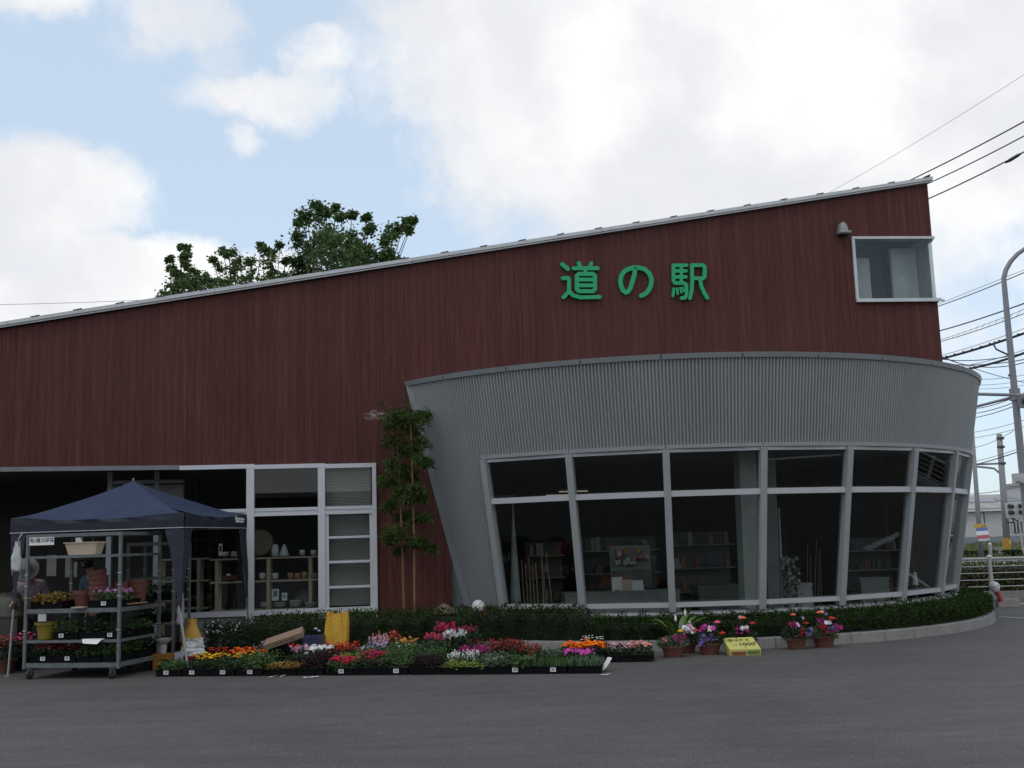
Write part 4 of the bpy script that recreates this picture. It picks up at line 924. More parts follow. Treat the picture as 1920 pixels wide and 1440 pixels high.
mixed_pot(1546, 1213, 'right pot of the right hand pair, nearest the bare kerb', .13, .155, [(-.06, .33, .05, CORAL, 'p'), (-.02, .34, .035, PALEPINK, 'd'), (.11, .24, .06, REDP, 'p'), (-.04, .21, .05, MAGENTA, 'c'), (.02, .19, .04, WHITEF, 'd'), (.08, .19, .045, WHITEF, 'd'), (.0, .10, .06, CRIMSON, 'c'), (.18, .10, .065, MAGENTA, 'c'), (.1, .07, .06, VIOLET, 'c'), (.03, .31, .03, VIOLET, 'd')], GREEN, .28)
# peace lily behind them
t = thing('peace_lily', 'peace lily with long green leaves and two white spathes', 'plant', atZ(1272, 1222, 0)); pot_mesh(t, .10, .14, BLACKP, 1)
for i in range(20):
    a = U(2.3, 4.4) if i < 12 else U(-1, 1.2); l = U(.42, .66); ux_, uy_ = math.cos(a), math.sin(a) * .6; m = MB(); vs = []; n = 6
    for j in range(n + 1):
        f_ = j / n; c_ = Vector((ux_ * l * f_ * .75, uy_ * l * f_ * .6, .12 + l * (f_ - .55 * f_ * f_) * 1.25)); w_ = .052 * math.sin(math.pi * min(1, f_ * .95 + .03)) if f_ > .3 else .006; s_ = Vector((-uy_, ux_, 0)).normalized()
        vs += [c_ - s_ * w_, c_ - Vector((0, 0, w_ * .3)), c_ + s_ * w_]
    m.add(vs, [(j * 3 + k_, j * 3 + 3 + k_, j * 3 + 4 + k_, j * 3 + 1 + k_) for j in range(n) for k_ in range(2)]); m.build('leaf', leafmat('lily_leaf', (.13, .21, .06), .25), t)
for (dx, dz) in ((.12, .50), (-.02, .43)):
    dx2 = dx; m = MB(); m.tube([(dx2 * .3, 0, .12), (dx2, -.02, dz)], .005, 5); m.build('stem', GREEN, t); m = MB(); m.lathe([(.003, 0), (.022, .03), (.018, .06), (.002, .11)], 8, c=(dx2, -.02, dz - .02)); m.build('spathe', mat('spathe', (.62, .66, .55), .5), t, True)
# two flower pots at the far left edge
for (px, py, lab, fm) in ((8, 1262, 'terracotta pot of red flowers at the far left edge', REDP), (38, 1256, 'dark pot of pink flowers between tent leg and trolley', PINK)):
    t = thing('flower_pot', lab, 'flower pot', atZ(px, py, 0), 0, 'flower pots left of the trolley'); pot_mesh(t, .16, .20, TERRA if px < 20 else BLACKP, 1); m = MB()
    for _ in range(420):
        a = U(0, 6.28); q = .2 * math.sqrt(random.random()); m.leaf((q * math.cos(a), q * math.sin(a), .17 + U(0, .26)), (math.cos(a), math.sin(a), U(-.3, .9)), .028, .06)
    m.build('foliage', DGREEN, t, kind='stuff'); m = MB()
    for _ in range(34): a = U(0, 6.28); q = .2 * math.sqrt(random.random()); m.puff((q * math.cos(a), q * math.sin(a) - .03, U(.36, .52)), .03)
    m.build('flowers', fm, t, kind='stuff')
# ---- yellow price box
YBOX = mat('yellow_card', (.56, .53, .15), .6, 0, .04)
t = thing('price_box', 'tilted yellow box hand lettered with the price 1000', 'sign box', atZ(1398, 1229, 0), rad(2)); m = MB()
m.hexa([(-.205, -.02, .0), (.2, -.02, .0), (.2, .22, .0), (-.205, .22, .0), (-.215, -.03, .085), (.205, -.03, .085), (.17, .26, .215), (-.25, .26, .215)]); m.build('box', YBOX, t)
tilt = math.atan2(.13, .29); nr = Vector((0, -math.sin(tilt), math.cos(tilt)))
def onlid(x, v): return Vector((x, -.03, .085)) + Vector((-.035 * v / .318, .29, .13)).normalized() * v + nr * .004
bx = t
lettering('1000', .115, INK, bx, onlid(.05, .125), (tilt, 0, 0)); lettering('寄せ植え', .075, mat('faint_ink', (.14, .13, .05), .6), bx, onlid(-.02, .235), (tilt, 0, 0)); lettering('1コ', .06, mat('faded_ink', (.25, .24, .09), .6), bx, onlid(-.12, .12), (tilt, 0, 0)); lettering('円', .05, mat('faint_ink', (.14, .13, .05), .6), bx, onlid(.185, .165), (tilt, 0, 0))
m = MB(); m.span((-.195, -.036, .012), (.0, -.0335, .058)); m.build('red_print_band', mat('red_print', (.22, .06, .03), .6), t); m = MB(); m.span((.02, -.036, .022), (.185, -.0335, .064)); m.build('green_print_band', mat('green_print', (.10, .15, .03), .6), t)
for (x_, v_) in ((-.03, .295), (.01, .035)): m = MB(); m.lathe([(.008, 0), (.006, .006), (.001, .008)], 8, Matrix.Rotation(tilt, 3, 'X'), onlid(x_, v_)); m.build('stud', INK, t)
# ---- papers lying on the asphalt
def paper(px, py, w, d, lab, curl=.02, rz=0):
    m = MB(); vs = []; n = 5
    for i in range(n + 1):
        for j in range(3): vs.append((-w / 2 + w * i / n, -d / 2 + d * j / 2, .005 + curl * (i / n) ** 2 + U(0, .006)))
    m.add(vs, [(i * 3 + j, i * 3 + 3 + j, i * 3 + 4 + j, i * 3 + 1 + j) for i in range(n) for j in range(2)]); o = m.build('paper_scrap', WHITEP); o.location = atZ(px, py, 0); o.rotation_euler = (0, 0, rz); tag(o, lab, 'paper', 'paper scraps on the asphalt'); return o
paper(512, 1270, .11, .05, 'small white paper scrap in front of the bronze leaves'); paper(530, 1269, .07, .04, 'tiniest white paper scrap right of another by bronze leaves'); paper(583, 1271, .19, .07, 'long flat white paper strip in front of the purple leaves', .01); paper(1131, 1260, .2, .12, 'curled white paper sheet at the right end of the front row', .16, .4); paper(1136, 1266, .12, .05, 'thin white paper sliver beneath the curled sheet', .01); paper(1205, 1236, .10, .06, 'white paper scrap in front of the salmon pink tray', .01)
# ---- yellow bag, navy box, cardboard
YB = mat('yellow_bag', (.56, .31, .025), .55, 0, .12, 4)
def gp(px, y, dist, z=0): p = atY(px, y, dist); p.z = z; return p
t = thing('carrier_bag', 'tall yellow carrier bag standing against the hedge', 'bag', gp(630, 1150, 16.0), rad(-6)); m = MB(); vs = []
for r_ in range(11):
    f_ = r_ / 10; z = f_ * .68
    for j in range(20):
        a = 2 * math.pi * j / 20; cxx = max(-1, min(1, 1.35 * math.cos(a))); sy = max(-1, min(1, 1.35 * math.sin(a))); wx = .165 - .03 * f_ ** 2; wy = .10 * (1 - .5 * f_); dent = .018 * math.sin(j * 2.3 + f_ * 4) * f_
        zz_ = z + (.035 * abs(cxx) - .02 if r_ == 10 else 0); vs.append((wx * cxx + .02 * f_ + dent, wy * sy + dent, zz_))
m.add(vs, [(r_ * 20 + j, r_ * 20 + (j + 1) % 20, (r_ + 1) * 20 + (j + 1) % 20, (r_ + 1) * 20 + j) for r_ in range(10) for j in range(20)] + [tuple(range(19, -1, -1))]); m.build('bag', YB, t, False)
m = MB(); m.tube([(.03, -.03, .64), (.05, -.02, .74), (.07, -.01, .72), (.09, 0, .64)], .007, 5); m.build('handle', mat('cream_cord', (.6, .55, .4), .7), t)
t = thing('cash_box', 'navy blue box with a small handle among the flowers', 'box', gp(589, 1196, 15.9, .18), rad(-8)); m = MB(); m.span((-.135, -.09, .0), (.135, .09, .15)); m.span((-.14, -.095, .1505), (.14, .095, .20)); m.build('box', mat('navy_plastic', (.03, .04, .085), .45), t); m = MB(); m.tube([(-.04, 0, .2), (-.035, 0, .25), (.035, 0, .25), (.04, 0, .2)], .012, 6); m.build('handle', BLACKP, t)
m = MB(); m.span((-.12, -.08, -.18), (.12, .08, -.002)); m.build('stand', BLACKP, t)
m = MB(); m.puff((.03, -.02, .29), .035); m.puff((.07, .0, .26), .03); m.build('cloth', mat('pale_blue_cloth', (.4, .44, .55), .8), t, kind='stuff')
CARD = mat('cardboard', (.26, .18, .125), .85, 0, .1, 4)
t = thing('cardboard_box', 'flattened brown cardboard box lying tilted over the orange marigolds', 'box', gp(536, 1193, 15.3, .36), 0, rot=(rad(20), rad(-17), rad(-6))); m = MB(); m.hexa([(-.27, -.09, 0), (.27, -.09, 0), (.25, .13, 0), (-.29, .13, 0), (-.27, -.09, .075), (.27, -.09, .075), (.25, .13, .075), (-.29, .13, .075)]); m.build('box', CARD, t); m = MB(); m.span((-.14, -.0935, .03), (.02, -.091, .045)); m.span((.04, -.0935, .03), (.16, -.091, .045)); m.build('printed_line', mat('brown_print', (.15, .09, .06), .8), t, kind='stuff')
m = MB(); m.span((-.26, -.06, -.30), (-.02, .1, -.012)); m.build('support', BLACKP, t)

# ================================================================== PLANT TROLLEY
RA = rad(-11); RW, RD = 1.36, 1.02
rfr = atY(222, 1245, 14.66); rfr.z = 0; ro = rfr - Vector((math.cos(RA), math.sin(RA), 0)) * RW
def rk(x, y, z): return ro + Vector((math.cos(RA), math.sin(RA), 0)) * x + Vector((-math.sin(RA), math.cos(RA), 0)) * y + Vector((0, 0, z))
def trolley(label, loc, rz, W, Dp, levels, top, group=None):
    t = thing('plant_trolley', label, 'trolley', loc, rz, group)
    for x_ in (0, W):
        for y_ in (0, Dp):
            m = MB(); m.box((x_, y_, (.13 + top) / 2), (.038, .038, top - .13)); m.build('post', STEEL, t)
            m = MB(); m.tube([(x_ * .88 + W * .06 - .02, y_, .06), (x_ * .88 + W * .06 + .02, y_, .06)], .06, 14); cs = m.build('caster_wheel', RUBBER, t); m = MB(); c0 = x_ * .88 + W * .06
            m.span((c0 - .03, y_ - .02, .05), (c0 - .024, y_ + .02, .125)); m.span((c0 + .024, y_ - .02, .05), (c0 + .03, y_ + .02, .125)); m.span((c0 - .03, y_ - .03, .1255), (c0 + .03, y_ + .03, .133)); m.build('fork', STEEL, cs)
    for (z, th) in levels:
        m = MB(); m.span((.02, .02, z - .02), (W - .02, Dp - .02, z - .008)); sh = m.build('shelf', STEEL, t)
        for (a, b) in (((.02, -.012, z - th), (W - .02, .012, z)), ((.02, Dp - .012, z - th), (W - .02, Dp + .012, z)), ((-.012, .02, z - th), (.012, Dp - .02, z)), ((W - .012, .02, z - th), (W + .012, Dp - .02, z))):
            m = MB(); m.span(a, b); m.build('shelf_rail', STEEL, sh)
    m = MB(); m.span((.02, -.012, top - .045), (W - .02, .012, top)); m.build('top_rail', STEEL, t); m = MB(); m.span((W - .012, .02, top - .045), (W + .012, Dp - .02, top)); m.build('top_rail', STEEL, t); m = MB(); m.span((-.012, .02, top - .045), (.012, Dp - .02, top)); m.build('top_rail', STEEL, t); m = MB(); m.span((.02, Dp - .012, top - .045), (W - .02, Dp + .012, top)); m.build('top_rail', STEEL, t)
    for y_ in (0, Dp):
        for x_ in (0, W):
            for zq in (.62, 1.05, 1.2, 1.35): m = MB(); m.span((x_ - .028, y_ - .026, zq), (x_ + .028, y_ - .0195, zq + .012)); m.build('shelf_hook', ALU, t)
    return t
TRO = trolley('grey steel plant trolley on casters, loaded in front under the tent', ro, RA, RW, RD, [(.205, .06), (.50, .035), (.905, .055), (1.60, .035)], 1.89)
t = thing('name_plate', 'white name plate with black characters on the trolley corner', 'sign', rk(.21, -.016, 1.80), RA); m = MB(); m.span((-.185, -.004, -.055), (.185, 0, .05)); m.build('plate', WHITEP, t); lettering('(有)福元園芸', .068, INK, t, (-.005, -.0055, .006), (rad(90), 0, 0))
def rtray(x, y, z, lab, *a, **k_): return seedlings(rk(x, y, z), RA, lab, *a, group='trays on the trolley', **k_)
rtray(.21, .03, .208, 'trolley bottom tray of pink flowers, left corner', DGREEN, .15, 'norm', (PINK, 60, .026, 'puff'), price='30', w=.33); rtray(.56, .03, .208, 'trolley bottom tray of deep red flowers, second from left', DGREEN, .14, 'norm', (CRIMSON, 44, .024, 'puff'), price='30', w=.33); rtray(.91, .03, .208, 'trolley bottom tray of green leaves with some red', GREEN, .14, 'norm', (CRIMSON, 10, .022, 'puff'), w=.33); rtray(1.20, .03, .208, 'trolley bottom tray of plain green leaves, right corner', GREEN, .17, 'norm', None, w=.2)
rtray(1.13, .52, .208, 'trolley bottom tray at the back right with sparse orange blooms', GREEN, .2, 'norm', (CORAL, 6, .02, 'puff'), w=.4, d=.42)
rtray(.56, .03, .503, 'trolley middle tray of light green leaves beside the yellow bucket', GREEN, .22, 'broad', None, price='30', w=.36); rtray(.95, .03, .503, 'trolley middle tray of tall dark leaves', DGREEN, .27, 'norm', None, w=.36, n=520); rtray(1.22, .03, .503, 'trolley middle tray, narrow, at the right post', DGREEN, .16, 'norm', None, price='30', w=.17); rtray(1.14, .52, .503, 'trolley middle tray at the back right with drooping leaves', GREEN, .16, 'broad', None, w=.4, d=.42)
rtray(.27, .03, .908, 'trolley upper tray of yellow and brown coleus leaves', BRONZE, .13, 'low', None, w=.46, lw=.04, ll=.05, n=360, fl2=(LIME, 20, .02, 'disc')); rtray(1.12, .03, .908, 'trolley upper tray of mauve daisies at the front right', GREEN, .16, 'norm', (petal('mauve_petal', (.50, .20, .44)), 44, .026, 'disc'), price='30', w=.44); rtray(1.20, .52, .908, 'trolley upper tray of yellow green leaves at the back right', GREEN, .26, 'norm', None, w=.28, d=.42)
t = thing('bucket', 'yellow plastic bucket on the trolley middle shelf', 'bucket', rk(.20, .17, .503), RA); m = MB(); m.lathe([(.105, 0), (.135, .19), (.155, .19), (.155, .225), (.135, .225), (.11, .02)], 20); m.build('bucket', mat('yellow_plastic', (.22, .16, .015), .5, 0, .05), t, False)
# stacks of terracotta pots on the upper shelf
def big_pot(loc, lab, r=.135, h=.22, tilt=(0, 0, 0)):
    t = thing('plant_pot', lab, 'plant pot', loc, 0, 'empty terracotta pots on the trolley', rot=tilt); m = MB(); m.lathe([(.72 * r, 0), (.92 * r, h * .74), (1.0 * r, h * .74), (1.03 * r, h), (.95 * r, h), (.86 * r, h * .74), (.66 * r, .012), (.001, .012)], 22); m.build('pot', TERRA, t); return t
big_pot(rk(.63, .32, .908), 'empty terracotta pot standing alone left of the tall stack'); 
lb = ['lowest pot of the tall terracotta stack', 'second pot from below in the tall terracotta stack', 'third pot from below in the tall terracotta stack', 'fourth pot from below in the tall terracotta stack', 'topmost tilted pot of the tall terracotta stack']
for i in range(5): big_pot(rk(.86 + .004 * i, .30, .908 + .068 * i), lb[i], .125, .21, (0, rad(-11) if i == 4 else 0, 0))
for i in range(3): big_pot(rk(1.06, .55, .908 + .055 * i), ('lowest', 'middle', 'top')[i] + ' pot of the low stack behind the mauve daisies', .12, .21)
for i in range(3): big_pot(rk(1.27, .62, .92 + .06 * i), ('lowest', 'middle', 'top')[i] + ' pot of the stack right of the front post', .12, .21)
t = thing('planter_trough', 'cream oblong planter trough on the top trolley shelf', 'planter', rk(.74, .16, 1.603), RA); m = MB()
def loop(w_, d_, z): return [(-w_, -d_, z), (w_, -d_, z), (w_, d_, z), (-w_, d_, z)]
L_ = loop(.195, .075, 0) + loop(.235, .10, .15) + loop(.25, .112, .15) + loop(.25, .112, .168) + loop(.232, .096, .168) + loop(.19, .07, .02); m.add(L_, [(i * 4 + j, i * 4 + (j + 1) % 4, i * 4 + 4 + (j + 1) % 4, i * 4 + 4 + j) for i in range(5) for j in range(4)] + [(3, 2, 1, 0), (20, 21, 22, 23)]); m.build('trough', mat('cream_plastic', (.50, .36, .25), .55, 0, .25, 3, col2=(.56, .47, .36)), t)
m = MB(); cloth_bag(m, .10, .08, .20, 10, .012, .5); cr_ = m.build('crumpled_paper', WHITEP, t); cr_.location = (-.1, .0, .025)
for (x_, y_, z, w_, lab) in ((.80, -.03, .912, .17, 'pale wooden board lying on the upper trolley shelf'), (1.32, .35, .93, .5, 'brown wooden slat jutting from the right of the upper shelf')):
    o = MB(); o.span((-w_ / 2, -.06, 0), (w_ / 2, .06, .016)); q = o.build('wood_board', mat('pale_board', (.35, .30, .24), .7) if w_ < .3 else mat('brown_board', (.24, .15, .10), .7)); q.location = rk(x_, y_, z); q.rotation_euler = (0, 0, RA + (rad(75) if w_ > .3 else 0)); tag(q, lab, 'board')
o = MB(); vs = []
o.add([(-.14, -.02, 0), (.16, -.05, -.01), (.12, -.09, -.06), (-.10, -.06, -.05), (-.14, .05, .004), (.16, .05, .004)], [(0, 1, 5, 4), (3, 2, 1, 0)]); q = o.build('paper_sheet', WHITEP); q.location = rk(.98, -.0, .508); q.rotation_euler = (0, 0, RA); tag(q, 'white sheet of paper hanging over the trolley middle shelf edge', 'paper')
m = MB(); m.span((-.06, -.003, -.1), (.06, 0, 0)); q = m.build('paper_note', mat('grey_paper', (.42, .42, .42), .7)); q.location = rk(.24, .0, .845); q.rotation_euler = (0, 0, RA); tag(q, 'small grey paper note hanging under the upper trolley shelf', 'paper')
# second trolley deeper under the tent, and things round it
l2 = atY(240, 1100, 15.95); l2.z = 0
t2 = trolley('second plant trolley standing in shade behind the loaded one', l2, rad(-6), .68, .55, [(.205, .05), (.62, .03), (.93, .03), (1.25, .03)], 1.75)
for (z, lab) in ((.208, 'dim tray of dark plants on the lowest shelf of the rear trolley'), (.623, 'dim tray of plants on the middle shelf of the rear trolley'), (.933, 'dim tray of leafy plants on the upper shelf of the rear trolley')):
    seedlings(l2 + Vector((.34, .03, z)), rad(-6), lab, DGREEN, .16, 'norm', (CORAL, 5, .02, 'puff'), w=.55, group='trays on the rear trolley')
t = thing('crate', 'orange plastic crate beside the rear trolley', 'crate', gp(312, 1215, 15.6), rad(-8)); m = MB(); m.span((-.15, -.1, .0), (.15, .1, .02)); 
for (a, b) in (((-.15, -.1, .021), (.15, -.09, .2)), ((-.15, .09, .021), (.15, .1, .2)), ((-.15, -.0895, .021), (-.14, .0895, .2)), ((.14, -.0895, .021), (.15, .0895, .2))): m.span(a, b)
m.build('crate_shell', mat('orange_plastic', (.32, .12, .02), .5), t); m = MB(); m.span((-.155, -.105, .201), (.155, .105, .215)); m.build('lid', mat('orange_lid', (.36, .14, .02), .5), t)
t = thing('watering_can', 'small pale metal basin on a stand behind the trolley', 'basin', gp(306, 1185, 15.7, .217), 0); m = MB(); m.lathe([(.05, 0), (.055, .1), (.05, .11), (.11, .17), (.12, .2), (.1, .2), (.04, .13)], 14); m.build('basin', ALU, t)
t = thing('shoulder_bag', 'pale grey cloth bag with red top hanging on the tent leg', 'bag', gp(338, 1166, 15.35, .62), 0); m = MB(); cloth_bag(m, .13, .09, .42, 12, .01, .5, .8); m.build('bag', mat('pale_cloth', (.26, .235, .24), .8), t, True); m = MB(); m.lathe([(.03, .40), (.045, .46), (.02, .55)], 10); m.build('red_strap', mat('red_cloth', (.20, .015, .03), .8), t)
t = thing('fertiliser_bag', 'yellow bag leaning beside the tent leg under a crumpled white bag', 'bag', gp(360, 1215, 15.9), 0); m = MB(); cloth_bag(m, .36, .22, .66, 14, .015, .28, 1.0); m.build('bag', mat('ochre_bag', (.42, .24, .03), .5), t, True)
t = thing('crumpled_bag', 'crumpled white plastic bag with red rim in front of yellow bag', 'bag', gp(365, 1215, 15.45), 0); m = MB(); cloth_bag(m, .30, .2, .22, 14, .02, .6, 1.0); o = m.build('bag', PLASW, t); o.location = (0, 0, .20); m = MB(); m.lathe([(.13, 0), (.15, .19), (.14, .2)], 14); m.build('red_pail', mat('maroon_plastic', (.12, .012, .025), .5), t)
for i, (px, lab) in enumerate(((400, 'potted plant with narrow white flecked leaves, left by the window sill'), (432, 'potted plant with white flecked leaves, nearest the hedge end'))):
    t = thing('potted_plant', lab, 'plant', gp(px, 1200, 16.1), 0, 'potted plants at the window foot'); pot_mesh(t, .14, .22, BLACKP, 1); m = MB()
    for _ in range(300): a = U(0, 6.28); m.leaf((U(-.1, .1), U(-.1, .1), .2 + U(0, .35)), (math.cos(a), math.sin(a), U(.1, 1.3)), .022, U(.08, .14))
    m.build('foliage', DGREEN, t, kind='stuff'); m = MB()
    for _ in range(26): m.leaf((U(-.17, .17), U(-.12, .02), .42 + U(0, .2)), (U(-1, 1), -.4, U(.3, 1)), .016, .05)
    m.build('flowers', WHITEF, t, kind='stuff')
for px, lab in ((395, 'black crate of dark seedlings on the ground below the left window'), (445, 'black crate of dark seedlings at the foot of the hedge end')):
    seedlings(gp(px, 1215, 15.95), rad(-6), lab, DGREEN, .15, 'norm', None, w=.5, group='crates below the window')
t = thing('covered_stack', 'dim olive cloth thrown over a stack at the far left', 'covered stack', gp(12, 1200, 16.6), 0); m = MB(); cloth_bag(m, .5, .4, .35, 14, .02, .45, 1.0); o = m.build('cloth', mat('olive_cloth', (.10, .10, .08), .9), t, True); o.location = (0, 0, .72); m = MB(); m.span((-.24, -.2, 0), (.24, .2, .715)); m.build('crate', mat('brown_crate', (.05, .042, .035), .8), t)
for (px, py, w_, h_, lab) in ((96, 1080, .16, .36, 'pale poster hanging inside the entrance, left of three'), (133, 1082, .2, .34, 'pale poster hanging inside the entrance, middle of three'), (148, 1020, .14, .25, 'pale poster hanging inside the entrance, highest of three')):
    m = MB(); m.span((-w_ / 2, 0, 0), (w_ / 2, .012, h_)); o = m.build('poster', mat('dim_poster', (.36, .35, .33), .8)); o.location = wp(px, py, 2.2); o.rotation_euler = (0, 0, YAW); tag(o, lab, 'poster')

# ================================================================== PEOPLE
def skin_mesh(name, verts, edges, radii, m, parent, sub=2):
    me = bpy.data.meshes.new(name); me.from_pydata(verts, edges, []); o = bpy.data.objects.new(name, me); COL.objects.link(o)
    md = o.modifiers.new('skin', 'SKIN'); s2 = o.modifiers.new('sub', 'SUBSURF'); s2.levels = sub; s2.render_levels = sub
    for i, r_ in enumerate(radii): me.skin_vertices[0].data[i].radius = r_ if isinstance(r_, tuple) else (r_, r_); me.skin_vertices[0].data[i].use_root = (i == 0)
    dg = bpy.context.evaluated_depsgraph_get(); dg.update(); ev = bpy.data.meshes.new_from_object(o.evaluated_get(dg)); bpy.data.objects.remove(o)
    ev.materials.clear(); ev.materials.append(m); ev.polygons.foreach_set('use_smooth', [True] * len(ev.polygons)); o2 = bpy.data.objects.new(name, ev); COL.objects.link(o2); o2.parent = parent; return o2
SKIN = mat('skin', (.36, .21, .15), .6, 0, .05); 
def person(label, loc, rz, lean, shirt, trouser, hatm, H_=1.52, hat_tilt=0.0, arms=((-.1, -.25), (.1, -.3))):
    t = thing('person', label, 'person', loc, rz); k = H_ / 1.6
    def P(x, y, z): return (x * k, y * k, z * k)
    bl = math.sin(lean); cl = math.cos(lean); hip = .84
    def T(x, d, up): return P(x, d * cl - up * bl, hip + up * cl + d * bl)     # torso frame leaning towards -y
    V = [P(0, 0, hip), T(0, 0, .22), T(0, 0, .42), T(0, -.01, .52), T(0, -.03, .60), T(0, -.05, .66)]; R_ = [.12, .115, .13, .07, .05, .05]; E_ = [(0, 1), (1, 2), (2, 3), (3, 4), (4, 5)]
    for s_, (hy, hz) in zip((-1, 1), arms):
        b = len(V); el = T(s_ * .24, -.06, .18); V += [T(s_ * .16, 0, .44), el, P(s_ * .17, -.30 - hy * .2 - bl * .3, hip + .14 + hz * .2), P(s_ * .16, -.38 - bl * .3, hip + .12 + hz * .2)]; R_ += [.055, .042, .030, .028]; E_ += [(2, b), (b, b + 1), (b + 1, b + 2), (b + 2, b + 3)]
    for s_ in (-1, 1):
        b = len(V); V += [P(s_ * .09, 0, .74), P(s_ * .10, -.015, .44), P(s_ * .105, .01, .08), P(s_ * .11, -.12, .035)]; R_ += [.085, .058, .042, .035]; E_ += [(0, b), (b, b + 1), (b + 1, b + 2), (b + 2, b + 3)]
    skin_mesh('body', V, E_, [r_ * k for r_ in R_], SKIN, t)
    hc = Vector(T(0, -.07, .76)); m = MB(); Mh = Matrix.Rotation(lean * .8, 3, 'X')
    prof = [(.001, -.125), (.045, -.115), (.066, -.06), (.078, .0), (.08, .05), (.066, .10), (.03, .125), (.001, .13)]; m.lathe(prof, 16, Mh, hc, 1, 1.15); hd = m.build('head', SKIN, t, True)
    m = MB(); m.hexa([Mh @ Vector(q) + hc for q in ((-.012, -.1, -.03), (.012, -.1, -.03), (.01, -.08, -.03), (-.01, -.08, -.03), (-.006, -.088, .02), (.006, -.088, .02), (.006, -.08, .02), (-.006, -.08, .02))]); m.build('nose', SKIN, hd)
    for s_ in (-1, 1): m = MB(); m.puff(Mh @ Vector((s_ * .03, -.084, .012)) + hc, .011); m.build('eye', INK, hd); m = MB(); m.puff(Mh @ Vector((s_ * .08, .01, 0)) + hc, .022); m.build('ear', SKIN, hd)
    m = MB(); m.lathe([(.068, -.10), (.086, -.02), (.088, .05), (.07, .11), (.001, .14)], 16, Mh, hc + Vector((0, .012, .0)), 1, 1.1); m.build('hair', mat('dark_hair', (.02, .016, .014), .6), hd, True)
    for s_ in (-1, 1):     # hands: palm and five fingers
        w_ = Vector(V[9 if s_ < 0 else 13]); V2 = [tuple(w_), tuple(w_ + Vector((0, -.05, -.01)))]; E2 = [(0, 1)]; R2 = [.026, .03]
        for f_ in range(4): b = len(V2); x0 = (-.024 + .016 * f_); V2 += [tuple(w_ + Vector((x0, -.075, -.015))), tuple(w_ + Vector((x0 * 1.1, -.11 + abs(f_ - 1.5) * .008, -.04)))]; E2 += [(1, b), (b, b + 1)]; R2 += [.010, .007]
        b = len(V2); V2 += [tuple(w_ + Vector((-s_ * .035, -.045, -.02)))]; E2 += [(0, b)]; R2 += [.010]
        skin_mesh('hand', V2, E2, R2, SKIN, t, 1)
    # clothing
    V3 = [T(0, 0, -.08), T(0, 0, .1), T(0, 0, .3), T(0, 0, .43), T(0, -.01, .50)]; E3 = [(0, 1), (1, 2), (2, 3), (3, 4)]; R3 = [(.16 * k, .13 * k), (.145 * k, .125 * k), (.15 * k, .13 * k), (.13 * k, .11 * k), .065 * k]
    for s_ in (-1, 1): b = len(V3); V3 += [T(s_ * .165, 0, .44), T(s_ * .235, -.05, .20)]; R3 += [.068 * k, .062 * k]; E3 += [(3, b), (b, b + 1)]
    skin_mesh('shirt', V3, E3, R3, shirt, t)
    V4 = [P(0, 0, hip)]; E4 = []; R4 = [.145 * k]
    for s_ in (-1, 1): b = len(V4); V4 += [P(s_ * .09, 0, .72), P(s_ * .10, -.015, .44), P(s_ * .105, .01, .08)]; R4 += [.098 * k, .075 * k, .06 * k]; E4 += [(0, b), (b, b + 1), (b + 1, b + 2)]
    skin_mesh('trousers', V4, E4, R4, trouser, t)
    Mt = Matrix.Rotation(lean * .8 + hat_tilt, 3, 'X'); m = MB(); m.lathe([(.19, .035), (.20, .03), (.185, .045), (.098, .07), (.09, .15), (.05, .17), (.001, .172)], 24, Mt, hc); m.build('hat', hatm, t, True)
    return t
pl = atY(188, 1060, 16.5); pl.z = 0
person('person in wide dark hat and blue jacket behind the terracotta pots', pl, rad(-20), rad(18), mat('blue_jacket', (.075, .095, .13), .8), mat('dark_trousers', (.03, .03, .04), .8), mat('dark_straw', (.06, .05, .04), .9), 1.58)
pl = atY(66, 1100, 16.9); pl.z = 0
person('person in grey sun hat, patterned blouse and dark blue trousers bending down', pl, rad(10), rad(40), mat('patterned_blouse', (.10, .08, .11), .8, 0, .2, 38, col2=(.42, .36, .40), detail=1), mat('navy_trousers', (.03, .036, .06), .8), mat('grey_hat', (.17, .17, .16), .9), 1.62, .5)

# ================================================================== SHOP GOODS BEHIND THE WINDOWS
# shelves behind the left windows
def shelf_unit(label, x0, x1, yl, zs, post_px, mt):
    t = thing('display_shelf', label, 'shelf', toW(x0, yl, 0), YAW, 'display shelves behind the windows'); W_ = x1 - x0
    for z in zs: m = MB(); m.span((0, -.14, z - .025), (W_, .2, z)); m.build('shelf_board', mt, t)
    for px in post_px:
        xq = wl(px, 1080, yl).x - x0
        for yo in (-.132, .16):
            m = MB(); m.span((xq - .028, yo, .03), (xq + .028, yo + .04, max(zs) - .026)); m.build('shelf_post', mt, t)
zsA = [wl(500, y, .5).z for y in (1045, 1088, 1141)]
shelf_unit('pale wooden display shelf with pottery behind the middle front window', wl(397, 1045, .5).x, wl(600, 1045, .5).x, .5, zsA, (409, 505, 583), SHELFW)
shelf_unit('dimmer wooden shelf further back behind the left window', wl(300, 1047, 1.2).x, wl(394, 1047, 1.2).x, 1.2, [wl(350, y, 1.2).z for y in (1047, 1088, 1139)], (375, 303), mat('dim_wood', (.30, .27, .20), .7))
POT1, POT2 = mat('white_glaze', (.56, .57, .56), .35), mat('clay_glaze', (.30, .19, .13), .5)
def item(nm, cat, lab, px, py, yl, prof, mt, group=None, n=12):
    t = MB(); t.lathe(prof, n); o = t.build(nm, mt, None, True); o.location = wp(px, py, yl); tag(o, lab, cat, group); return o
VASE = lambda r, h: [(r, 0), (r * 1.05, h * .2), (r * .7, h * .6), (r * .4, h * .9), (r * .45, h), (r * .3, h)]
CUP = lambda r, h: [(r * .7, 0), (r, h * .3), (r * 1.05, h), (r * .92, h), (r * .8, h * .2), (.001, h * .15)]
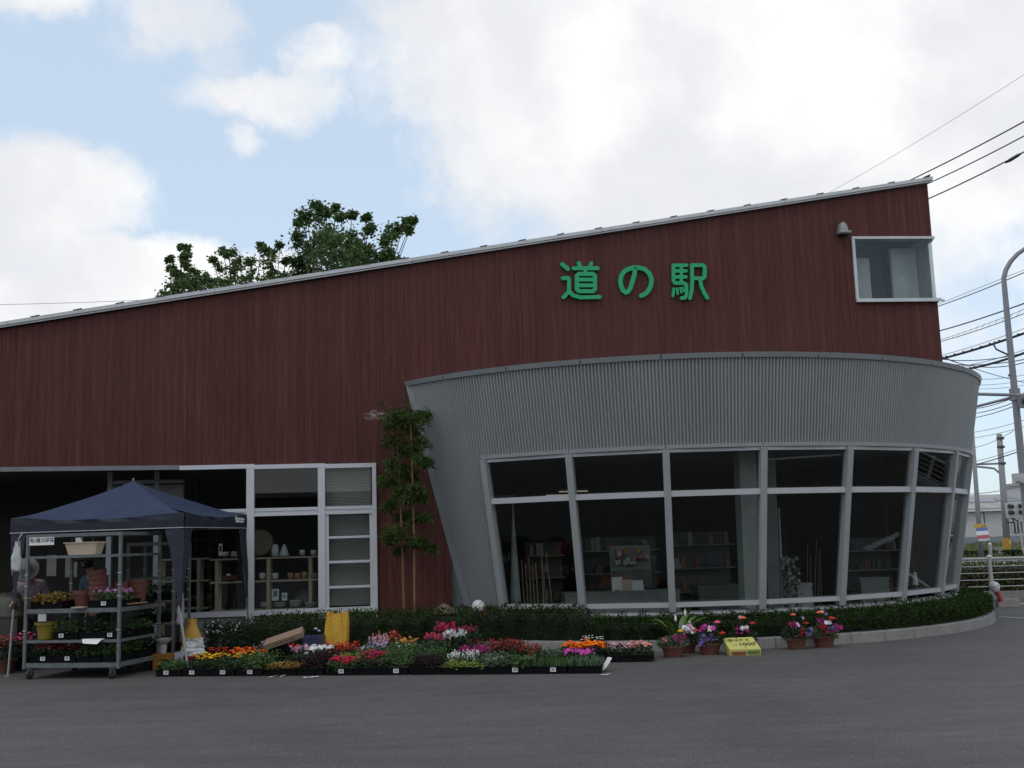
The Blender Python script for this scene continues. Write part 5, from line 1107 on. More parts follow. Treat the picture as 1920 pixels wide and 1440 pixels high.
PLATE = lambda r, h: [(r * .5, 0), (r, h), (r * .97, h * 1.1), (r * .5, h * .3), (.001, h * .3)]
item('vase', 'vase', 'pale straight sided vase, left of two on the top shelf', 516, 1043, .45, [(.06, 0), (.062, .08), (.055, .16), (.04, .18), (.045, .19)], POT1); item('vase', 'vase', 'pale cone shaped vase, right of two on the top shelf', 533, 1043, .42, [(.085, 0), (.07, .06), (.035, .15), (.012, .19), (.001, .2)], POT1)
item('mug', 'mug', 'white mug on the top shelf', 567, 1041, .42, CUP(.045, .085), POT1, 'cups on the shelves'); item('mug', 'mug', 'second white mug at the right end of the top shelf', 588, 1041, .42, CUP(.045, .085), POT1, 'cups on the shelves')
item('bowl', 'bowl', 'pale bowl at the left of the top shelf', 422, 1043, .42, CUP(.06, .07), POT1)
for i, (px, mt, lab) in enumerate(((492, POT1, 'pale cup, leftmost on the middle shelf behind the middle window'), (516, POT1, 'pale cup just right of the post on the middle shelf'), (545, mat('orange_glaze', (.42, .15, .07), .5), 'orange cup on the middle shelf'), (558, POT2, 'brown cup right of the orange one'), (571, POT2, 'taller brown cup near the right of the middle shelf'), (587, POT2, 'wide brown bowl at the right end of the middle shelf'))):
    item('cup', 'cup', lab, px, 1086, .42, CUP(.05 if i < 5 else .07, .10 if i != 4 else .12), mt, 'cups on the shelves')
for i, (px, lab) in enumerate(((497, 'left stack of pale bowls on the lowest shelf'), (524, 'second stack of pale bowls on the lowest shelf'), (554, 'tallest stack of pale plates on the lowest shelf'), (583, 'stack of pale plates at the right of the lowest shelf'))):
    t = thing('plate_stack', lab, 'plates', wp(px, 1139, .42), 0, 'stacks of plates on the lowest shelf')
    for k_ in range(4 + (i == 2) * 2): m = MB(); m.lathe(PLATE(.10 if i else .075, .028), 16); o = m.build('plate', POT1, t); o.location = (0, 0, .017 * k_)
m = MB(); m.lathe([(.001, 0), (.20, .012), (.22, .03), (.2, .035), (.001, .03)], 26, Matrix.Rotation(rad(78), 3, 'X')); o = m.build('large_plate', mat('brown_stoneware', (.14, .10, .075), .5), None, True); o.location = wp(488, 1018, .58); tag(o, 'large round brown plate upright on the top shelf', 'plate')
m = MB(); m.lathe([(.001, 0), (.12, .01), (.135, .025), (.001, .02)], 22, Matrix.Rotation(rad(78), 3, 'X')); o = m.build('large_plate', mat('grey_stoneware', (.16, .155, .15), .5), None, True); o.location = wp(570, 1122, .58); tag(o, 'grey round plate upright behind the lowest stacks', 'plate')
def card(nm, lab, px, py, yl, w, h, mt, mark=None, lean=-.1):
    t = thing(nm, lab, 'card', wp(px, py, yl), YAW); m = MB(); m.hexa([(-w / 2, 0, 0), (w / 2, 0, 0), (w / 2, .008, 0), (-w / 2, .008, 0), (-w / 2, .03, h), (w / 2, .03, h), (w / 2, .038, h), (-w / 2, .038, h)]); m.build('card', mt, t)
    if mark: m = MB(); m.hexa([(-w * .3, .002, h * .35), (w * .3, .002, h * .35), (w * .3, .006, h * .35), (-w * .3, .006, h * .35), (-w * .3, .0195, h * .85), (w * .3, .0195, h * .85), (w * .3, .0235, h * .85), (-w * .3, .0235, h * .85)]); m.build('picture', mark, t)
card('framed_card', 'white framed card with a blue picture on the lowest shelf', 516, 1126, .38, .11, .18, WHITEP, mat('blue_print', (.12, .18, .30), .6)); card('framed_card', 'small white card right of the framed card on the lowest shelf', 533, 1126, .38, .085, .12, WHITEP, mat('grey_print', (.3, .3, .32), .6)); card('price_card', 'tall narrow white card on the left of the top shelf', 413, 1042, .40, .055, .19, WHITEP, INK); card('price_card', 'small white card above the brown trays on the middle shelf', 428, 1082, .36, .06, .05, WHITEP)
for (px, lab) in ((442, 'pale wooden box on the top shelf, left window'),): m = MB(); m.span((-.07, -.05, 0), (.07, .05, .08)); o = m.build('wooden_box', SHELFW); o.location = wp(px, 1043, .42); o.rotation_euler = (0, 0, YAW); tag(o, lab, 'box')
m = MB(); m.span((-.12, -.06, 0), (.12, .06, .07)); o = m.build('wooden_tray', mat('red_brown_tray', (.12, .045, .03), .6)); o.location = wp(430, 1087, .42); o.rotation_euler = (0, 0, YAW); tag(o, 'reddish brown tray on the middle shelf of the left window', 'tray')
# drum interior goods
def cabinet(lab, px0, px1, py, pyb, yl, dp, mt, top=None):
    a, b = wl(px0, py, yl), wl(px1, py, yl); t = thing('counter', lab, 'counter', toW(a.x, yl, .13), YAW, 'counters inside the drum'); W_ = b.x - a.x; hh = a.z - .13
    m = MB(); m.span((.01, .012, 0), (W_ - .01, dp, hh - .035)); m.build('body', mt, t); m = MB(); m.span((0, 0, hh - .034), (W_, dp + .01, hh)); m.build('top', top or mt, t)
    n = max(1, int(W_ / .6))
    for i in range(n): m = MB(); m.span((.02 + i * (W_ - .02) / n, .0, .04), ((i + 1) * (W_ - .02) / n, .011, hh - .05)); m.build('panel', mt, t)
CAB = mat('pale_counter', (.24, .25, .24), .6); CABW = mat('white_counter', (.42, .43, .42), .6)
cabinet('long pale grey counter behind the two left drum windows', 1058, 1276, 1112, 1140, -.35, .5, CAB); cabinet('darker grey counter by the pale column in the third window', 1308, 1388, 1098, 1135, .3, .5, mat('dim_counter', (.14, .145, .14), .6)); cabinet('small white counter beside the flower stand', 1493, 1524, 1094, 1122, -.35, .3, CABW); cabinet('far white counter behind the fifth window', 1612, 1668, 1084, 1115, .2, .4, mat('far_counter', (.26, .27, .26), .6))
q = wl(967, 1138, -.25); t = thing('folded_banner', 'tall pale cloth banner folded to a narrow cone', 'banner', toW(q.x, q.y, .13), YAW); zt = wl(966, 948, -.25).z - .13; m = MB(); m.lathe([(.10, 0.0), (.11, .12), (.075, zt * .4), (.03, zt * .8), (.008, zt)], 10); m.build('cloth', mat('banner_cloth', (.40, .40, .38), .8), t); m = MB(); m.tube([(0, 0, zt * .9), (0, 0, zt + .08)], .009, 6); m.build('pole', ALU, t)
def sticks(pxs, pyt, pyb, yl, lab, col):
    for i, (pb, pt_) in enumerate(pxs):
        a, b = wp(pb, pyb, yl), wp(pt_, pyt[i % len(pyt)], yl + .3); a.z = .13; m = MB(); m.tube([a, b], [.013, .010], 6); o = m.build('wooden_stick', col); tag(o, lab, 'stick', lab + 's')
sticks([(985, 978), (992, 985), (998, 991), (1004, 998), (1011, 1004), (1020, 1015), (1027, 1017), (1040, 1024)], [1050, 1058, 1045, 1060, 1056, 1030, 1052, 1036], 1138, -.3, 'thin wooden stick in the leaning bundle behind the first drum window', mat('stick_wood', (.30, .23, .15), .7))
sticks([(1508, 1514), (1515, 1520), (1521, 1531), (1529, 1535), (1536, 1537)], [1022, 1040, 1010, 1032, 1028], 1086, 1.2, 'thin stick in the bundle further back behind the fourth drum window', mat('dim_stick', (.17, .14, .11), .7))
for (px, py, w_, h_, mt, lab) in ((1158, 1113, .18, .26, WHITEP, 'white paper bag with red print, left on the counter'), (1176, 1113, .2, .22, mat('pink_pack', (.58, .42, .40), .7), 'pinkish packet in the middle of the counter goods'), (1196, 1113, .19, .21, WHITEP, 'white packet with red print, right on the counter')):
    t = thing('paper_bag', lab, 'bag', wp(px, py, -.25), YAW + U(-.2, .2), 'packets on the counter'); m = MB(); m.hexa([(-w_ / 2, -.05, 0), (w_ / 2, -.05, 0), (w_ / 2, .05, 0), (-w_ / 2, .05, 0), (-w_ * .46, -.015, h_), (w_ * .46, -.015, h_), (w_ * .46, .015, h_), (-w_ * .46, .015, h_)]); m.build('bag', mt, t); m = MB(); m.span((-w_ * .3, -.054, h_ * .12), (w_ * .2, -.051, h_ * .24)); m.build('red_print', mat('faint_red_print', (.45, .12, .10), .7), t)
t = thing('gift_stack', 'pile of wrapped packets with red, yellow and white paper', 'packets', wp(1184, 1062, .1), YAW); random.seed(21)
for i in range(22):
    m = MB(); w_ = U(.06, .11); m.box((U(-.26, .30), U(-.05, .05), U(.0, .26)), (w_, .05, U(.05, .09)), Matrix.Rotation(U(-.3, .3), 3, 'Y')); m.build('packet', (petal('wrap_red', (.36, .05, .07)), mat('wrap_white', (.46, .44, .44), .7), mat('wrap_yellow', (.46, .30, .07), .7), mat('wrap_pink', (.42, .24, .26), .7))[i % 4], t)
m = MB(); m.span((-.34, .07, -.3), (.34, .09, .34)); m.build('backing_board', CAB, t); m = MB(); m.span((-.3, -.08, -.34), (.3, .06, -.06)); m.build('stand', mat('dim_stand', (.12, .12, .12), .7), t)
t = thing('flower_stand', 'tall stand of white artificial flowers behind the fourth drum window', 'flower stand', toW(*wl(1483, 1125, -.35).xy, .13), YAW); m = MB(); m.tube([(0, 0, 0), (0, 0, 1.05)], .012, 6); m.build('pole', ALU, t); m = MB()
for _ in range(70): z = U(.25, 1.1); m.disc((U(-.12, .14), U(-.1, .02), z), U(.025, .045), (U(-.5, .5), -1, U(-.2, .6)), 6)
m.build('flowers', mat('dim_white_flower', (.42, .42, .44), .7, island=.3), t, kind='stuff'); m = MB()
for _ in range(260): m.leaf((U(-.14, .14), U(-.1, .1), U(.1, 1.1)), (U(-1, 1), U(-1, .3), U(-.5, .8)), .03, .07)
m.build('foliage', SAGE, t, kind='stuff')
m = MB(); P0, P1 = wl(1467, 1125, -.3), wl(1461, 952, -.3); m.hexa([(P0.x - .02, P0.y, .13), (P0.x + .02, P0.y, .13), (P0.x + .02, P0.y + .1, .13), (P0.x - .02, P0.y + .1, .13), (P1.x - .008, P0.y, P1.z), (P1.x + .008, P0.y, P1.z), (P1.x + .008, P0.y + .1, P1.z), (P1.x - .008, P0.y + .1, P1.z)]); o = m.build('leaning_board', PALEWALL); o.location = BO; o.rotation_euler = (0, 0, YAW); tag(o, 'narrow pale board on edge left of the flower stand', 'board')
m = MB(); m.lathe([(.05, 0), (.035, .1), (.03, .2), (.001, .21)], 12); o = m.build('paper_cone', WHITEP); o.location = toW(*wl(1716, 1090, -.2).xy, .70); tag(o, 'small white paper cone standing behind the sixth drum window', 'paper cone'); m = MB(); m.lathe([(.09, -.57), (.03, -.5), (.03, -.02), (.07, 0)], 10); m.build('stand', mat('dim_stand', (.12, .12, .12), .7), o)
# dim rear shelves of goods
random.seed(31); goods = [mat('goods_%s' % c_, v_, .6) for c_, v_ in (('red', (.20, .05, .045)), ('white', (.34, .34, .33)), ('green', (.07, .12, .06)), ('ochre', (.22, .15, .06)), ('blue', (.06, .08, .14)))]
def gondola(lab, px0, px1, yl, zt, count):
    a, b = wl(px0, 1080, yl), wl(px1, 1080, yl); W_ = b.x - a.x; t = thing('goods_shelf', lab, 'shelf', toW(a.x, yl, .13), YAW, 'goods shelves deep in the drum'); zs_ = [.05 + (zt - .05) * i / 3 for i in range(4)]
    for z in zs_: m = MB(); m.span((0, 0, z), (W_, .35, z + .02)); m.build('shelf_board', CAB, t)
    m = MB(); m.span((0, .352, 0), (W_, .37, zt + .25)); m.build('back_panel', mat('dim_stand', (.12, .12, .12), .7), t)
    for i in range(count):
        w_ = U(.05, .14); h_ = U(.08, .24); m = MB(); x_ = U(.08, W_ - .08); z = random.choice(zs_) + .0205; m.hexa([(-w_ / 2, 0, 0), (w_ / 2, 0, 0), (w_ / 2, .08, 0), (-w_ / 2, .08, 0), (-w_ * .42, .01, h_), (w_ * .42, .01, h_), (w_ * .42, .07, h_), (-w_ * .42, .07, h_)]); o = m.build('packet', random.choice(goods), t); o.location = (x_, .02 + U(0, .1), z)
gondola('dim goods shelf deep behind the second drum window', 1090, 1240, 1.6, 1.25, 40); gondola('dim goods shelf deep behind the third drum window', 1262, 1380, 1.9, 1.3, 34); gondola('dim goods shelf far behind the fifth drum window', 1590, 1690, 1.8, 1.1, 26); gondola('dim goods shelf deep behind the first drum window', 990, 1060, 1.5, 1.2, 18)

# ================================================================== SMALL THINGS IN THE BED
def globe_lamp(lab, loc, tilt, r=.1, hb=.18):
    t = thing('globe_lamp', lab, 'garden lamp', loc, 0, 'globe garden lamps', rot=tilt); m = MB(); m.lathe([(.05, 0), (.045, hb * .6), (.06, hb)], 12); m.build('base', mat('red_base', (.38, .06, .06), .5), t); m = MB()
    m.lathe([(.06, hb + .001)] + [(r * math.sin(a), hb + r * .85 - r * math.cos(a)) for a in [rad(35 + 14.5 * i) for i in range(10)]] + [(.001, hb + r * 1.85)], 18); m.build('globe', mat('milky_globe', (.62, .62, .60), .35, 0, .05), t, True)
    m = MB(); m.lathe([(r * .99, hb + r * .86), (r * 1.015, hb + r * .95), (r * .985, hb + r * 1.06)], 18); m.build('seam_band', mat('seam_grey', (.35, .35, .32), .6), t)
lp = toW(*wl(905, 1150, -.75).xy, .58); globe_lamp('white globe lamp with red base tipped over at the drum foot', lp + Vector((.07, -.02, -.12)), (rad(-5), rad(-38), 0), .105, .13)
lp = atY(1872, 1130, 20.6); lp.z = .24; globe_lamp('white capped lamp with red stem leaning at the hedge end', lp + Vector((.06, 0, .02)), (0, rad(-22), 0), .095, .20)
q = wl(832, 1146, -.5); m = MB(); random.seed(3); m.puff((0, 0, 0), .24, 10, .62); m.puff((.14, .05, -.02), .14, 8, .6); o = m.build('garden_rock', mat('brown_rock', (.16, .12, .09), .9, 0, .4, 8, bump=.6)); o.location = toW(q.x, -.62, .55); tag(o, 'brown rock lying above the hedge at the drum foot', 'rock'); 
m = MB(); m.puff((0, 0, -.3), .3, 10, .8); m.build('lower_rock', MATS['brown_rock'], o)

# ================================================================== RIGHT BACKGROUND
# road beyond the fence
def gq(px, py): 
    p = atZ(px, py, 0); return p
ROADM = mat('road_asphalt', (.13, .13, .135), .8, 0, .1, 2)
m = MB(); m.add([(12, 41, .006), (400, 22, .006), (400, 40, .006), (14, 58, .006)], [(0, 1, 2, 3)]); tag(m.build('road', ROADM), 'grey road crossing beyond the fence', None, None, 'structure')
LINE = mat('road_paint', (.62, .62, .60), .7, 0, .1)
mk = MB()
for i in range(7): x_ = 19.2 + i * .95; mk.add([(x_, 44 - i * .05, .011), (x_ + .45, 44 - i * .05, .011), (x_ + 1.4, 52, .011), (x_ + .95, 52, .011)], [(0, 1, 2, 3)])
mk.add([(13, 42.4, .011), (60, 39.6, .011), (60, 39.8, .011), (13, 42.6, .011)], [(0, 1, 2, 3)]); mk.add([(13, 56.4, .011), (80, 52.2, .011), (80, 52.5, .011), (13, 56.7, .011)], [(0, 1, 2, 3)])
tag(mk.build('road_marking', LINE), 'white painted lines on the road', None, None, 'structure')
m = MB(); a, b = atZ(1877, 1157, 0), atZ(1935, 1161, 0); m.add([a + Vector((0, 0, .006)), b + Vector((0, 0, .006)), b + Vector((0, .14, .006)), a + Vector((0, .14, .006))], [(0, 1, 2, 3)]); m.add([b + Vector((0, 0, .006)), b + Vector((5, -1, .006)), b + Vector((5, -.86, .006)), b + Vector((0, .14, .006))], [(0, 1, 2, 3)]); tag(m.build('parking_line', LINE), 'white painted line on the asphalt beyond the hedge end', None, None, 'structure')
for i in range(7):
    y_ = 9.0 + i * 2.4; m = MB(); m.add([(10.2, y_, .0055), (15.2, y_ + .6, .0055), (15.2, y_ + .75, .0055), (10.2, y_ + .15, .0055)], [(0, 1, 2, 3)]); tag(m.build('parking_line', LINE), 'white painted parking bay line on the asphalt', None, None, 'structure')
SHD = thing('reflection_shed', 'added unseen dark shed behind the viewpoint, darkening the window reflections', 'building', (0, -30, 0)); SHW = mat('reflection_shed_wall', (.05, .047, .042), .8, 0, .2, .4)  # unseen shed added behind the camera so the front panes reflect dark
for i in range(12): m = MB(); m.span((-60 + i * 9, -6, 0), (-51.1 + i * 9, 0, 8.2 if i < 6 else 4.5)); m.build('wall_panel', SHW, SHD)
m = MB(); m.span((-60.5, -6.5, 8.21), (-5.9, .5, 8.5)); m.build('roof', ROOFM, SHD); m = MB(); m.span((-5.85, -6.5, 4.51), (48.5, .5, 4.8)); m.build('roof', ROOFM, SHD)
# pipe fence with hedge behind
FY = 25.0
f0, f1 = Vector((7.6, FY + .6, 0)), Vector((30, FY - 1.2, 0))
FE = thing('pipe_fence', 'white pipe fence with thin rails on a concrete kerb', 'fence', (0, 0, 0)); FW = mat('fence_white', (.40, .40, .385), .5, 0, .1)
fd = (f1 - f0)
for z, r_ in ((.90, .032), (.73, .011), (.58, .011), (.43, .011), (.28, .011)): m = MB(); m.tube([f0 + Vector((0, 0, z)), f1 + Vector((0, 0, z))], r_, 8); m.build('rail', FW, FE)
px_post = atY(1863, 1080, 25.2)
k0 = (px_post.x - f0.x) / fd.x
for i in range(-1, 9):
    k_ = k0 + i * 2.0 / fd.length
    if 0 < k_ < 1: p = f0 + fd * k_; m = MB(); m.tube([p + Vector((0, 0, .1)), p + Vector((0, 0, .5)), p + Vector((0, 0, .92))], [.065, .05, .04], 10); ps = m.build('post', FW, FE); m = MB(); m.puff(p + Vector((0, 0, .945)), .06, 8, .8); m.build('post_cap', WHITEP, ps)
m = MB(); d_ = fd.normalized(); s_ = Vector((-d_.y, d_.x, 0)); m.hexa([f0 - s_ * .12, f1 - s_ * .12, f1 + s_ * .12, f0 + s_ * .12] + [v_ + Vector((0, 0, .17)) for v_ in (f0 - s_ * .1, f1 - s_ * .1, f1 + s_ * .1, f0 + s_ * .1)]); m.build('base_kerb', CONC, FE)
H2 = thing('roadside_hedge', 'roadside hedge with red flowers behind the pipe fence', 'hedge', (0, 0, 0)); cm = MB(); c0, c1 = f0 + Vector((-1, 1.0, 0)), f1 + Vector((0, 1.0, 0)); cm.hexa([c0, c1, c1 + Vector((0, 1.6, 0)), c0 + Vector((0, 1.6, 0))] + [v_ + Vector((0, 0, .62)) for v_ in (c0, c1, c1 + Vector((0, 1.6, 0)), c0 + Vector((0, 1.6, 0)))]); cm.build('hedge_core', MATS['hedge_core'], H2)
lm = MB(); fm = MB(); random.seed(8)
for _ in range(16000):
    k_ = random.random() ** 1.3 * .5; p = c0.lerp(c1, k_); z = U(.05, .72) if random.random() < .6 else U(.62, .76); y_ = U(-.12, .04) if z < .62 else U(-.1, 1.5); lm.leaf(p + Vector((0, y_, z)), (U(-1, 1), U(-1.4, .4), U(-.2, 1.2)), U(.03, .05), U(.05, .09))
for _ in range(60): p = c0.lerp(c1, random.random() * .5); fm.puff(p + Vector((0, U(-.14, -.08), U(.2, .7))), .035, 6)
lm.build('foliage', leafmat('roadside_leaf', (.125, .135, .05), .5), H2, kind='stuff'); fm.build('flowers', petal('dull_red_petal', (.30, .05, .06)), H2, kind='stuff')
m = MB(); p = atZ(1890, 1138, 0); m.box((p.x, p.y, .07), (.42, .2, .14), Matrix.Rotation(rad(-4), 3, 'Z')); m.box((p.x, p.y, .15), (.40, .16, .02), Matrix.Rotation(rad(-4), 3, 'Z')); o = m.build('wheel_stop', mat('pale_concrete', (.34, .30, .27), .9)); tag(o, 'low concrete wheel stop on the asphalt beyond the hedge', 'wheel stop')
m = MB(); p = atY(1858, 1046, 30); m.tube([(p.x, 30, 0), (p.x, 30, 1.15)], .045, 10); o = m.build('marker_post', FW); tag(o, 'slim white marker post standing beyond the fence', 'post'); m = MB(); m.tube([(p.x, 30, 1.1505), (p.x, 30, 1.19)], [.047, .03], 10); m.build('post_cap', WHITEP, o)
# verge, far shrubs, warehouse
m = MB(); m.add([(10, 58, .01), (200, 46, .01), (200, 70, .5), (10, 77, .5)], [(0, 1, 2, 3)]); vg = m.build('verge', mat('verge_soil', (.07, .085, .03), .95, 0, .3, 1.5)); tag(vg, 'grassy verge in front of the warehouse', None, None, 'structure')
gm = MB(); random.seed(9)
for _ in range(7000):
    x_ = U(20, 46); f_ = random.random(); y_ = 58 - (x_ - 10) * .063 + f_ * 18; gm.leaf((x_, y_, f_ * .49), (U(-.5, .5), U(-.6, .3), 1), .05, U(.12, .3))
tag(gm.build('grass', leafmat('verge_grass', (.13, .145, .045), .4)), 'rough green grass on the verge', 'grass', None, 'stuff')
def shrub(px0, px1, Y, h, lab):
    a, b = atY(px0, 1040, Y), atY(px1, 1040, Y); t = thing('low_shrub', lab, 'shrub', (a.x, Y, 0), 0, 'low shrubs on the verge'); w_ = b.x - a.x; m = MB(); m.hexa([(.1, 0, 0), (w_ - .1, 0, 0), (w_ - .1, 1, 0), (.1, 1, 0), (.2, .1, h * .85), (w_ - .2, .1, h * .85), (w_ - .2, .9, h * .85), (.2, .9, h * .85)]); m.build('shrub_core', MATS['hedge_core'], t); m = MB()
    for _ in range(900): m.leaf((U(0, w_), U(-.1, 1), U(.02, h) if random.random() < .5 else h * U(.85, 1.05)), (U(-1, 1), U(-1, .5), U(-.2, 1)), .07, .12)
    m.build('foliage', DGREEN, t, kind='stuff')
shrub(1806, 1872, 60, .32, 'dark low shrub row left of the yellow pole guard'); shrub(1893, 1916, 59, .32, 'dark low shrub right of the yellow pole guard')
WH = thing('warehouse', 'long pale warehouse with low pitched roof across the road', 'building', (0, 0, 0)); WY = 78
a = atY(1745, 1030, WY).x; b = a + 55; ze = atY(1860, 959, WY).z; zb_ = atY(1860, 1006, WY).z; zr_ = atY(1860, 927, WY + 8).z
WHW = mat('warehouse_wall', (.47, .47, .46), .7, 0, .06, .3); n = 14; w_ = (b - a) / n
for i in range(n): m = MB(); m.span((a + i * w_ + .05, WY, zb_), (a + (i + 1) * w_ - .05, WY + .2, ze)); m.build('wall_panel', WHW, WH)
for i in range(n + 1): m = MB(); m.span((a + i * w_ - .09, WY - .05, zb_ + .0), (a + i * w_ + .09, WY + .05, ze)); m.build('downpipe', mat('pipe_grey', (.22, .24, .25), .6), WH) if i % 2 == 0 else None
m = MB(); m.span((a, WY - .02, .3), (b, WY + .2, zb_ - .003)); m.build('plinth', mat('plinth_grey', (.22, .235, .26), .8), WH)
m = MB(); m.span((a - .2, WY - .35, ze + .02), (b + .2, WY - .1, ze + .16)); m.build('gutter', mat('gutter_white', (.6, .6, .6), .5), WH)
WR = mat('warehouse_roof', (.34, .325, .30), .7, 0, .12, .6, (1, .2, 1)); n2 = 40; w2 = (b - a) / n2
for i in range(n2): m = MB(); x0, x1 = a + i * w2 + .03, a + (i + 1) * w2 - .03; m.hexa([(x0, WY - .3, ze + .17), (x1, WY - .3, ze + .17), (x1, WY + 8, zr_ - .1), (x0, WY + 8, zr_ - .1), (x0, WY - .3, ze + .25), (x1, WY - .3, ze + .25), (x1, WY + 8, zr_), (x0, WY + 8, zr_)]); m.build('roof_sheet', WR, WH)
for px in (1835, 1892):
    q = atY(px, 942, WY + 4); m = MB(); sl_ = (zr_ - ze - .25) / 8.3; z0 = ze + .25 + sl_ * 3.2; m.hexa([(q.x - 1, WY + 2.9, z0 + .02), (q.x + 1, WY + 2.9, z0 + .02), (q.x + 1.3, WY + 5, z0 + .02 + sl_ * 2.1), (q.x - .7, WY + 5, z0 + .02 + sl_ * 2.1), (q.x - 1, WY + 2.9, z0 + .07), (q.x + 1, WY + 2.9, z0 + .07), (q.x + 1.3, WY + 5, z0 + .07 + sl_ * 2.1), (q.x - .7, WY + 5, z0 + .07 + sl_ * 2.1)]); m.build('skylight', mat('skylight_grey', (.23, .25, .28), .5), WH)
m = MB(); m.span((a, WY + 8, .3), (b, WY + 8.2, zr_ - .05)); m.build('rear_wall', WHW, WH)
p0, p1 = atY(1897, 978, WY), atY(1918, 998, WY); m = MB(); m.span((p0.x, WY - .08, p1.z), (p1.x, WY - .03, p0.z)); wn_ = m.build('window', mat('dim_pane', (.05, .055, .06), .2), WH)
for i in range(4): m = MB(); xx = p0.x + (p1.x - p0.x) * i / 3; m.span((xx - .03, WY - .12, p1.z), (xx + .03, WY - .085, p0.z)); m.build('window_bar', WHITEALU, wn_)
p0, p1 = atY(1897, 912, WY + 5), atY(1935, 945, WY + 5); m = MB(); m.span((p0.x, WY + 4, ze), (p1.x, WY + 6, p0.z)); m.build('roof_hut', WHW, WH); m = MB(); m.span((p0.x - .2, WY + 3.8, p0.z + .005), (p1.x + .2, WY + 6.2, p0.z + .2)); m.build('hut_roof', WR, WH)
# street lamp with arched arm
SLY = 36; LAMPM = mat('lamp_post_grey', (.23, .23, .25), .5, .2, .08); pts = []
lp0 = atY(1938, 1085, SLY); lp0.z = 0
prow = [(1929, 1000), (1919, 900), (1901, 720), (1890, 610), (1884, 545), (1882, 522), (1886, 506), (1895, 490), (1908, 476), (1925, 464), (1950, 452), (1990, 442)]
SLT = thing('street_lamp', 'tall grey street lamp with arched arm, nearest at the right edge', 'street lamp', lp0); pts = [Vector((0, 0, 0))] + [atY(x_, y_, SLY) - lp0 for x_, y_ in prow]; rs = [.145, .135, .125, .108, .098, .088, .083, .08, .076, .072, .068, .064, .06]
m = MB(); m.tube(pts, rs, 12); m.build('pole', LAMPM, SLT, True)
e = pts[-1]; m = MB(); m.hexa([e + Vector(v_) for v_ in ((-.1, -.15, -.08), (.6, -.17, -.02), (.6, .17, -.02), (-.1, .15, -.08), (-.1, -.1, .06), (.6, -.1, .1), (.6, .1, .1), (-.1, .1, .06))]); m.build('lamp_head', LAMPM, SLT)
def on_lamp(py): 
    return atY(1882 + (py - 520) * .0955, py, SLY) - lp0
q = on_lamp(740); m = MB(); m.lathe([(.17, -.2), (.17, .2)], 12, None, q); m.build('collar', LAMPM, SLT); q = on_lamp(696); m = MB(); m.tube([q, q + Vector((-.12, 0, -.1)), q + Vector((-.17, -.05, -.16))], .03, 6); m.build('hook', LAMPM, SLT)
m = MB(); q = on_lamp(668); m.tube([q, atY(1868, 655, SLY) - lp0, atY(1864, 648, SLY) - lp0, atY(1865, 640, SLY) - lp0], .028, 6); m.build('service_bend', DARKM, SLT)
# signal arm on the lamp post
SA = thing('signal_arm', 'long horizontal signal arm bolted to the street lamp', 'signal arm', lp0); m = MB(); m.tube([atY(1800, 738, SLY + 1) - lp0, on_lamp(740) + Vector((-.2, 0, .0)), atY(1990, 742, SLY - 1) - lp0], .055, 8); m.build('arm', LAMPM, SA); m = MB(); m.tube([atY(1800, 770, SLY + 1) - lp0, on_lamp(745) + Vector((-.1, 0, 0))], .045, 8); m.build('brace', LAMPM, SA)
SGN = thing('traffic_signal', 'grey traffic signal head hanging at the right edge on the arm', 'traffic signal', atY(1921, 752, SLY - .3)); m = MB(); m.hexa([(-.16, -.12, -.22), (.5, -.12, -.22), (.5, .12, -.22), (-.16, .12, -.22), (-.2, -.14, .18), (.5, -.14, .18), (.5, .14, .18), (-.2, .14, .18)]); m.build('housing', mat('signal_grey', (.20, .20, .22), .5), SGN); m = MB(); m.tube([(-.05, -.13, .0), (-.05, -.3, .0)], .1, 12); m.build('visor', DARKM, SGN)
# utility poles
def pole(lab, px, ytop, ybase, Y, r, tilt=0):
    b_ = atY(px, ybase, Y); b_.z = 0; tp = atY(px - (ybase - ytop) * .072, ytop, Y); t = thing('utility_pole', lab, 'utility pole', b_, 0, 'utility poles across the road'); v_ = tp - b_; m = MB(); m.tube([(0, 0, 0), v_], [r, r * .78], 12); m.build('shaft', mat('pole_concrete', (.26, .26, .27), .8, 0, .08), t, True)
    m = MB(); m.lathe([(r * .8, 0), (r * .5, .04)], 10, None, v_); m.build('cap', DARKM, t); return t, v_, b_
t1, v1, b1 = pole('concrete utility pole with yellow guard across the road', 1890, 815, 1043, 60, .19)
m = MB(); n = 12; m.lathe([(.205, .12), (.20, 1.0)], 14); yg = m.build('yellow_guard', mat('guard_yellow', (.42, .24, .02), .6, 0, .2, 6), t1); m = MB(); m.box((.08, -.22, .78), (.14, .03, .2)); m.build('guard_plate', mat('guard_pale', (.55, .42, .1), .6), yg); m = MB(); m.lathe([(.27, 0), (.25, .12)], 12); m.build('pole_base', CONC, t1)
for (ya, x1_, y1_) in ((869, 1815, 871), (893, 1815, 873)):
    q0 = atY(1880 + (ya - 869) * .06, ya, 60) - b1; q1 = atY(x1_, y1_, 60.5) - b1; mid = q0.lerp(q1, .25) + Vector((0, 0, .28 if ya > 880 else 0)); m = MB(); m.tube([q0, mid, q1], .055, 6); m.build('signal_bracket', LAMPM, t1)
for z_ in (822, 838, 869): q0 = atY(1875 + (z_ - 815) * .072, z_, 60) - b1; m = MB(); m.lathe([(.2, -.06), (.2, .06)], 12, None, q0); m.build('band', DARKM, t1)
t3, v3, b3 = pole('slim grey pole just right of the drum, nearest the drum', 1839, 790, 1036, 58, .13)
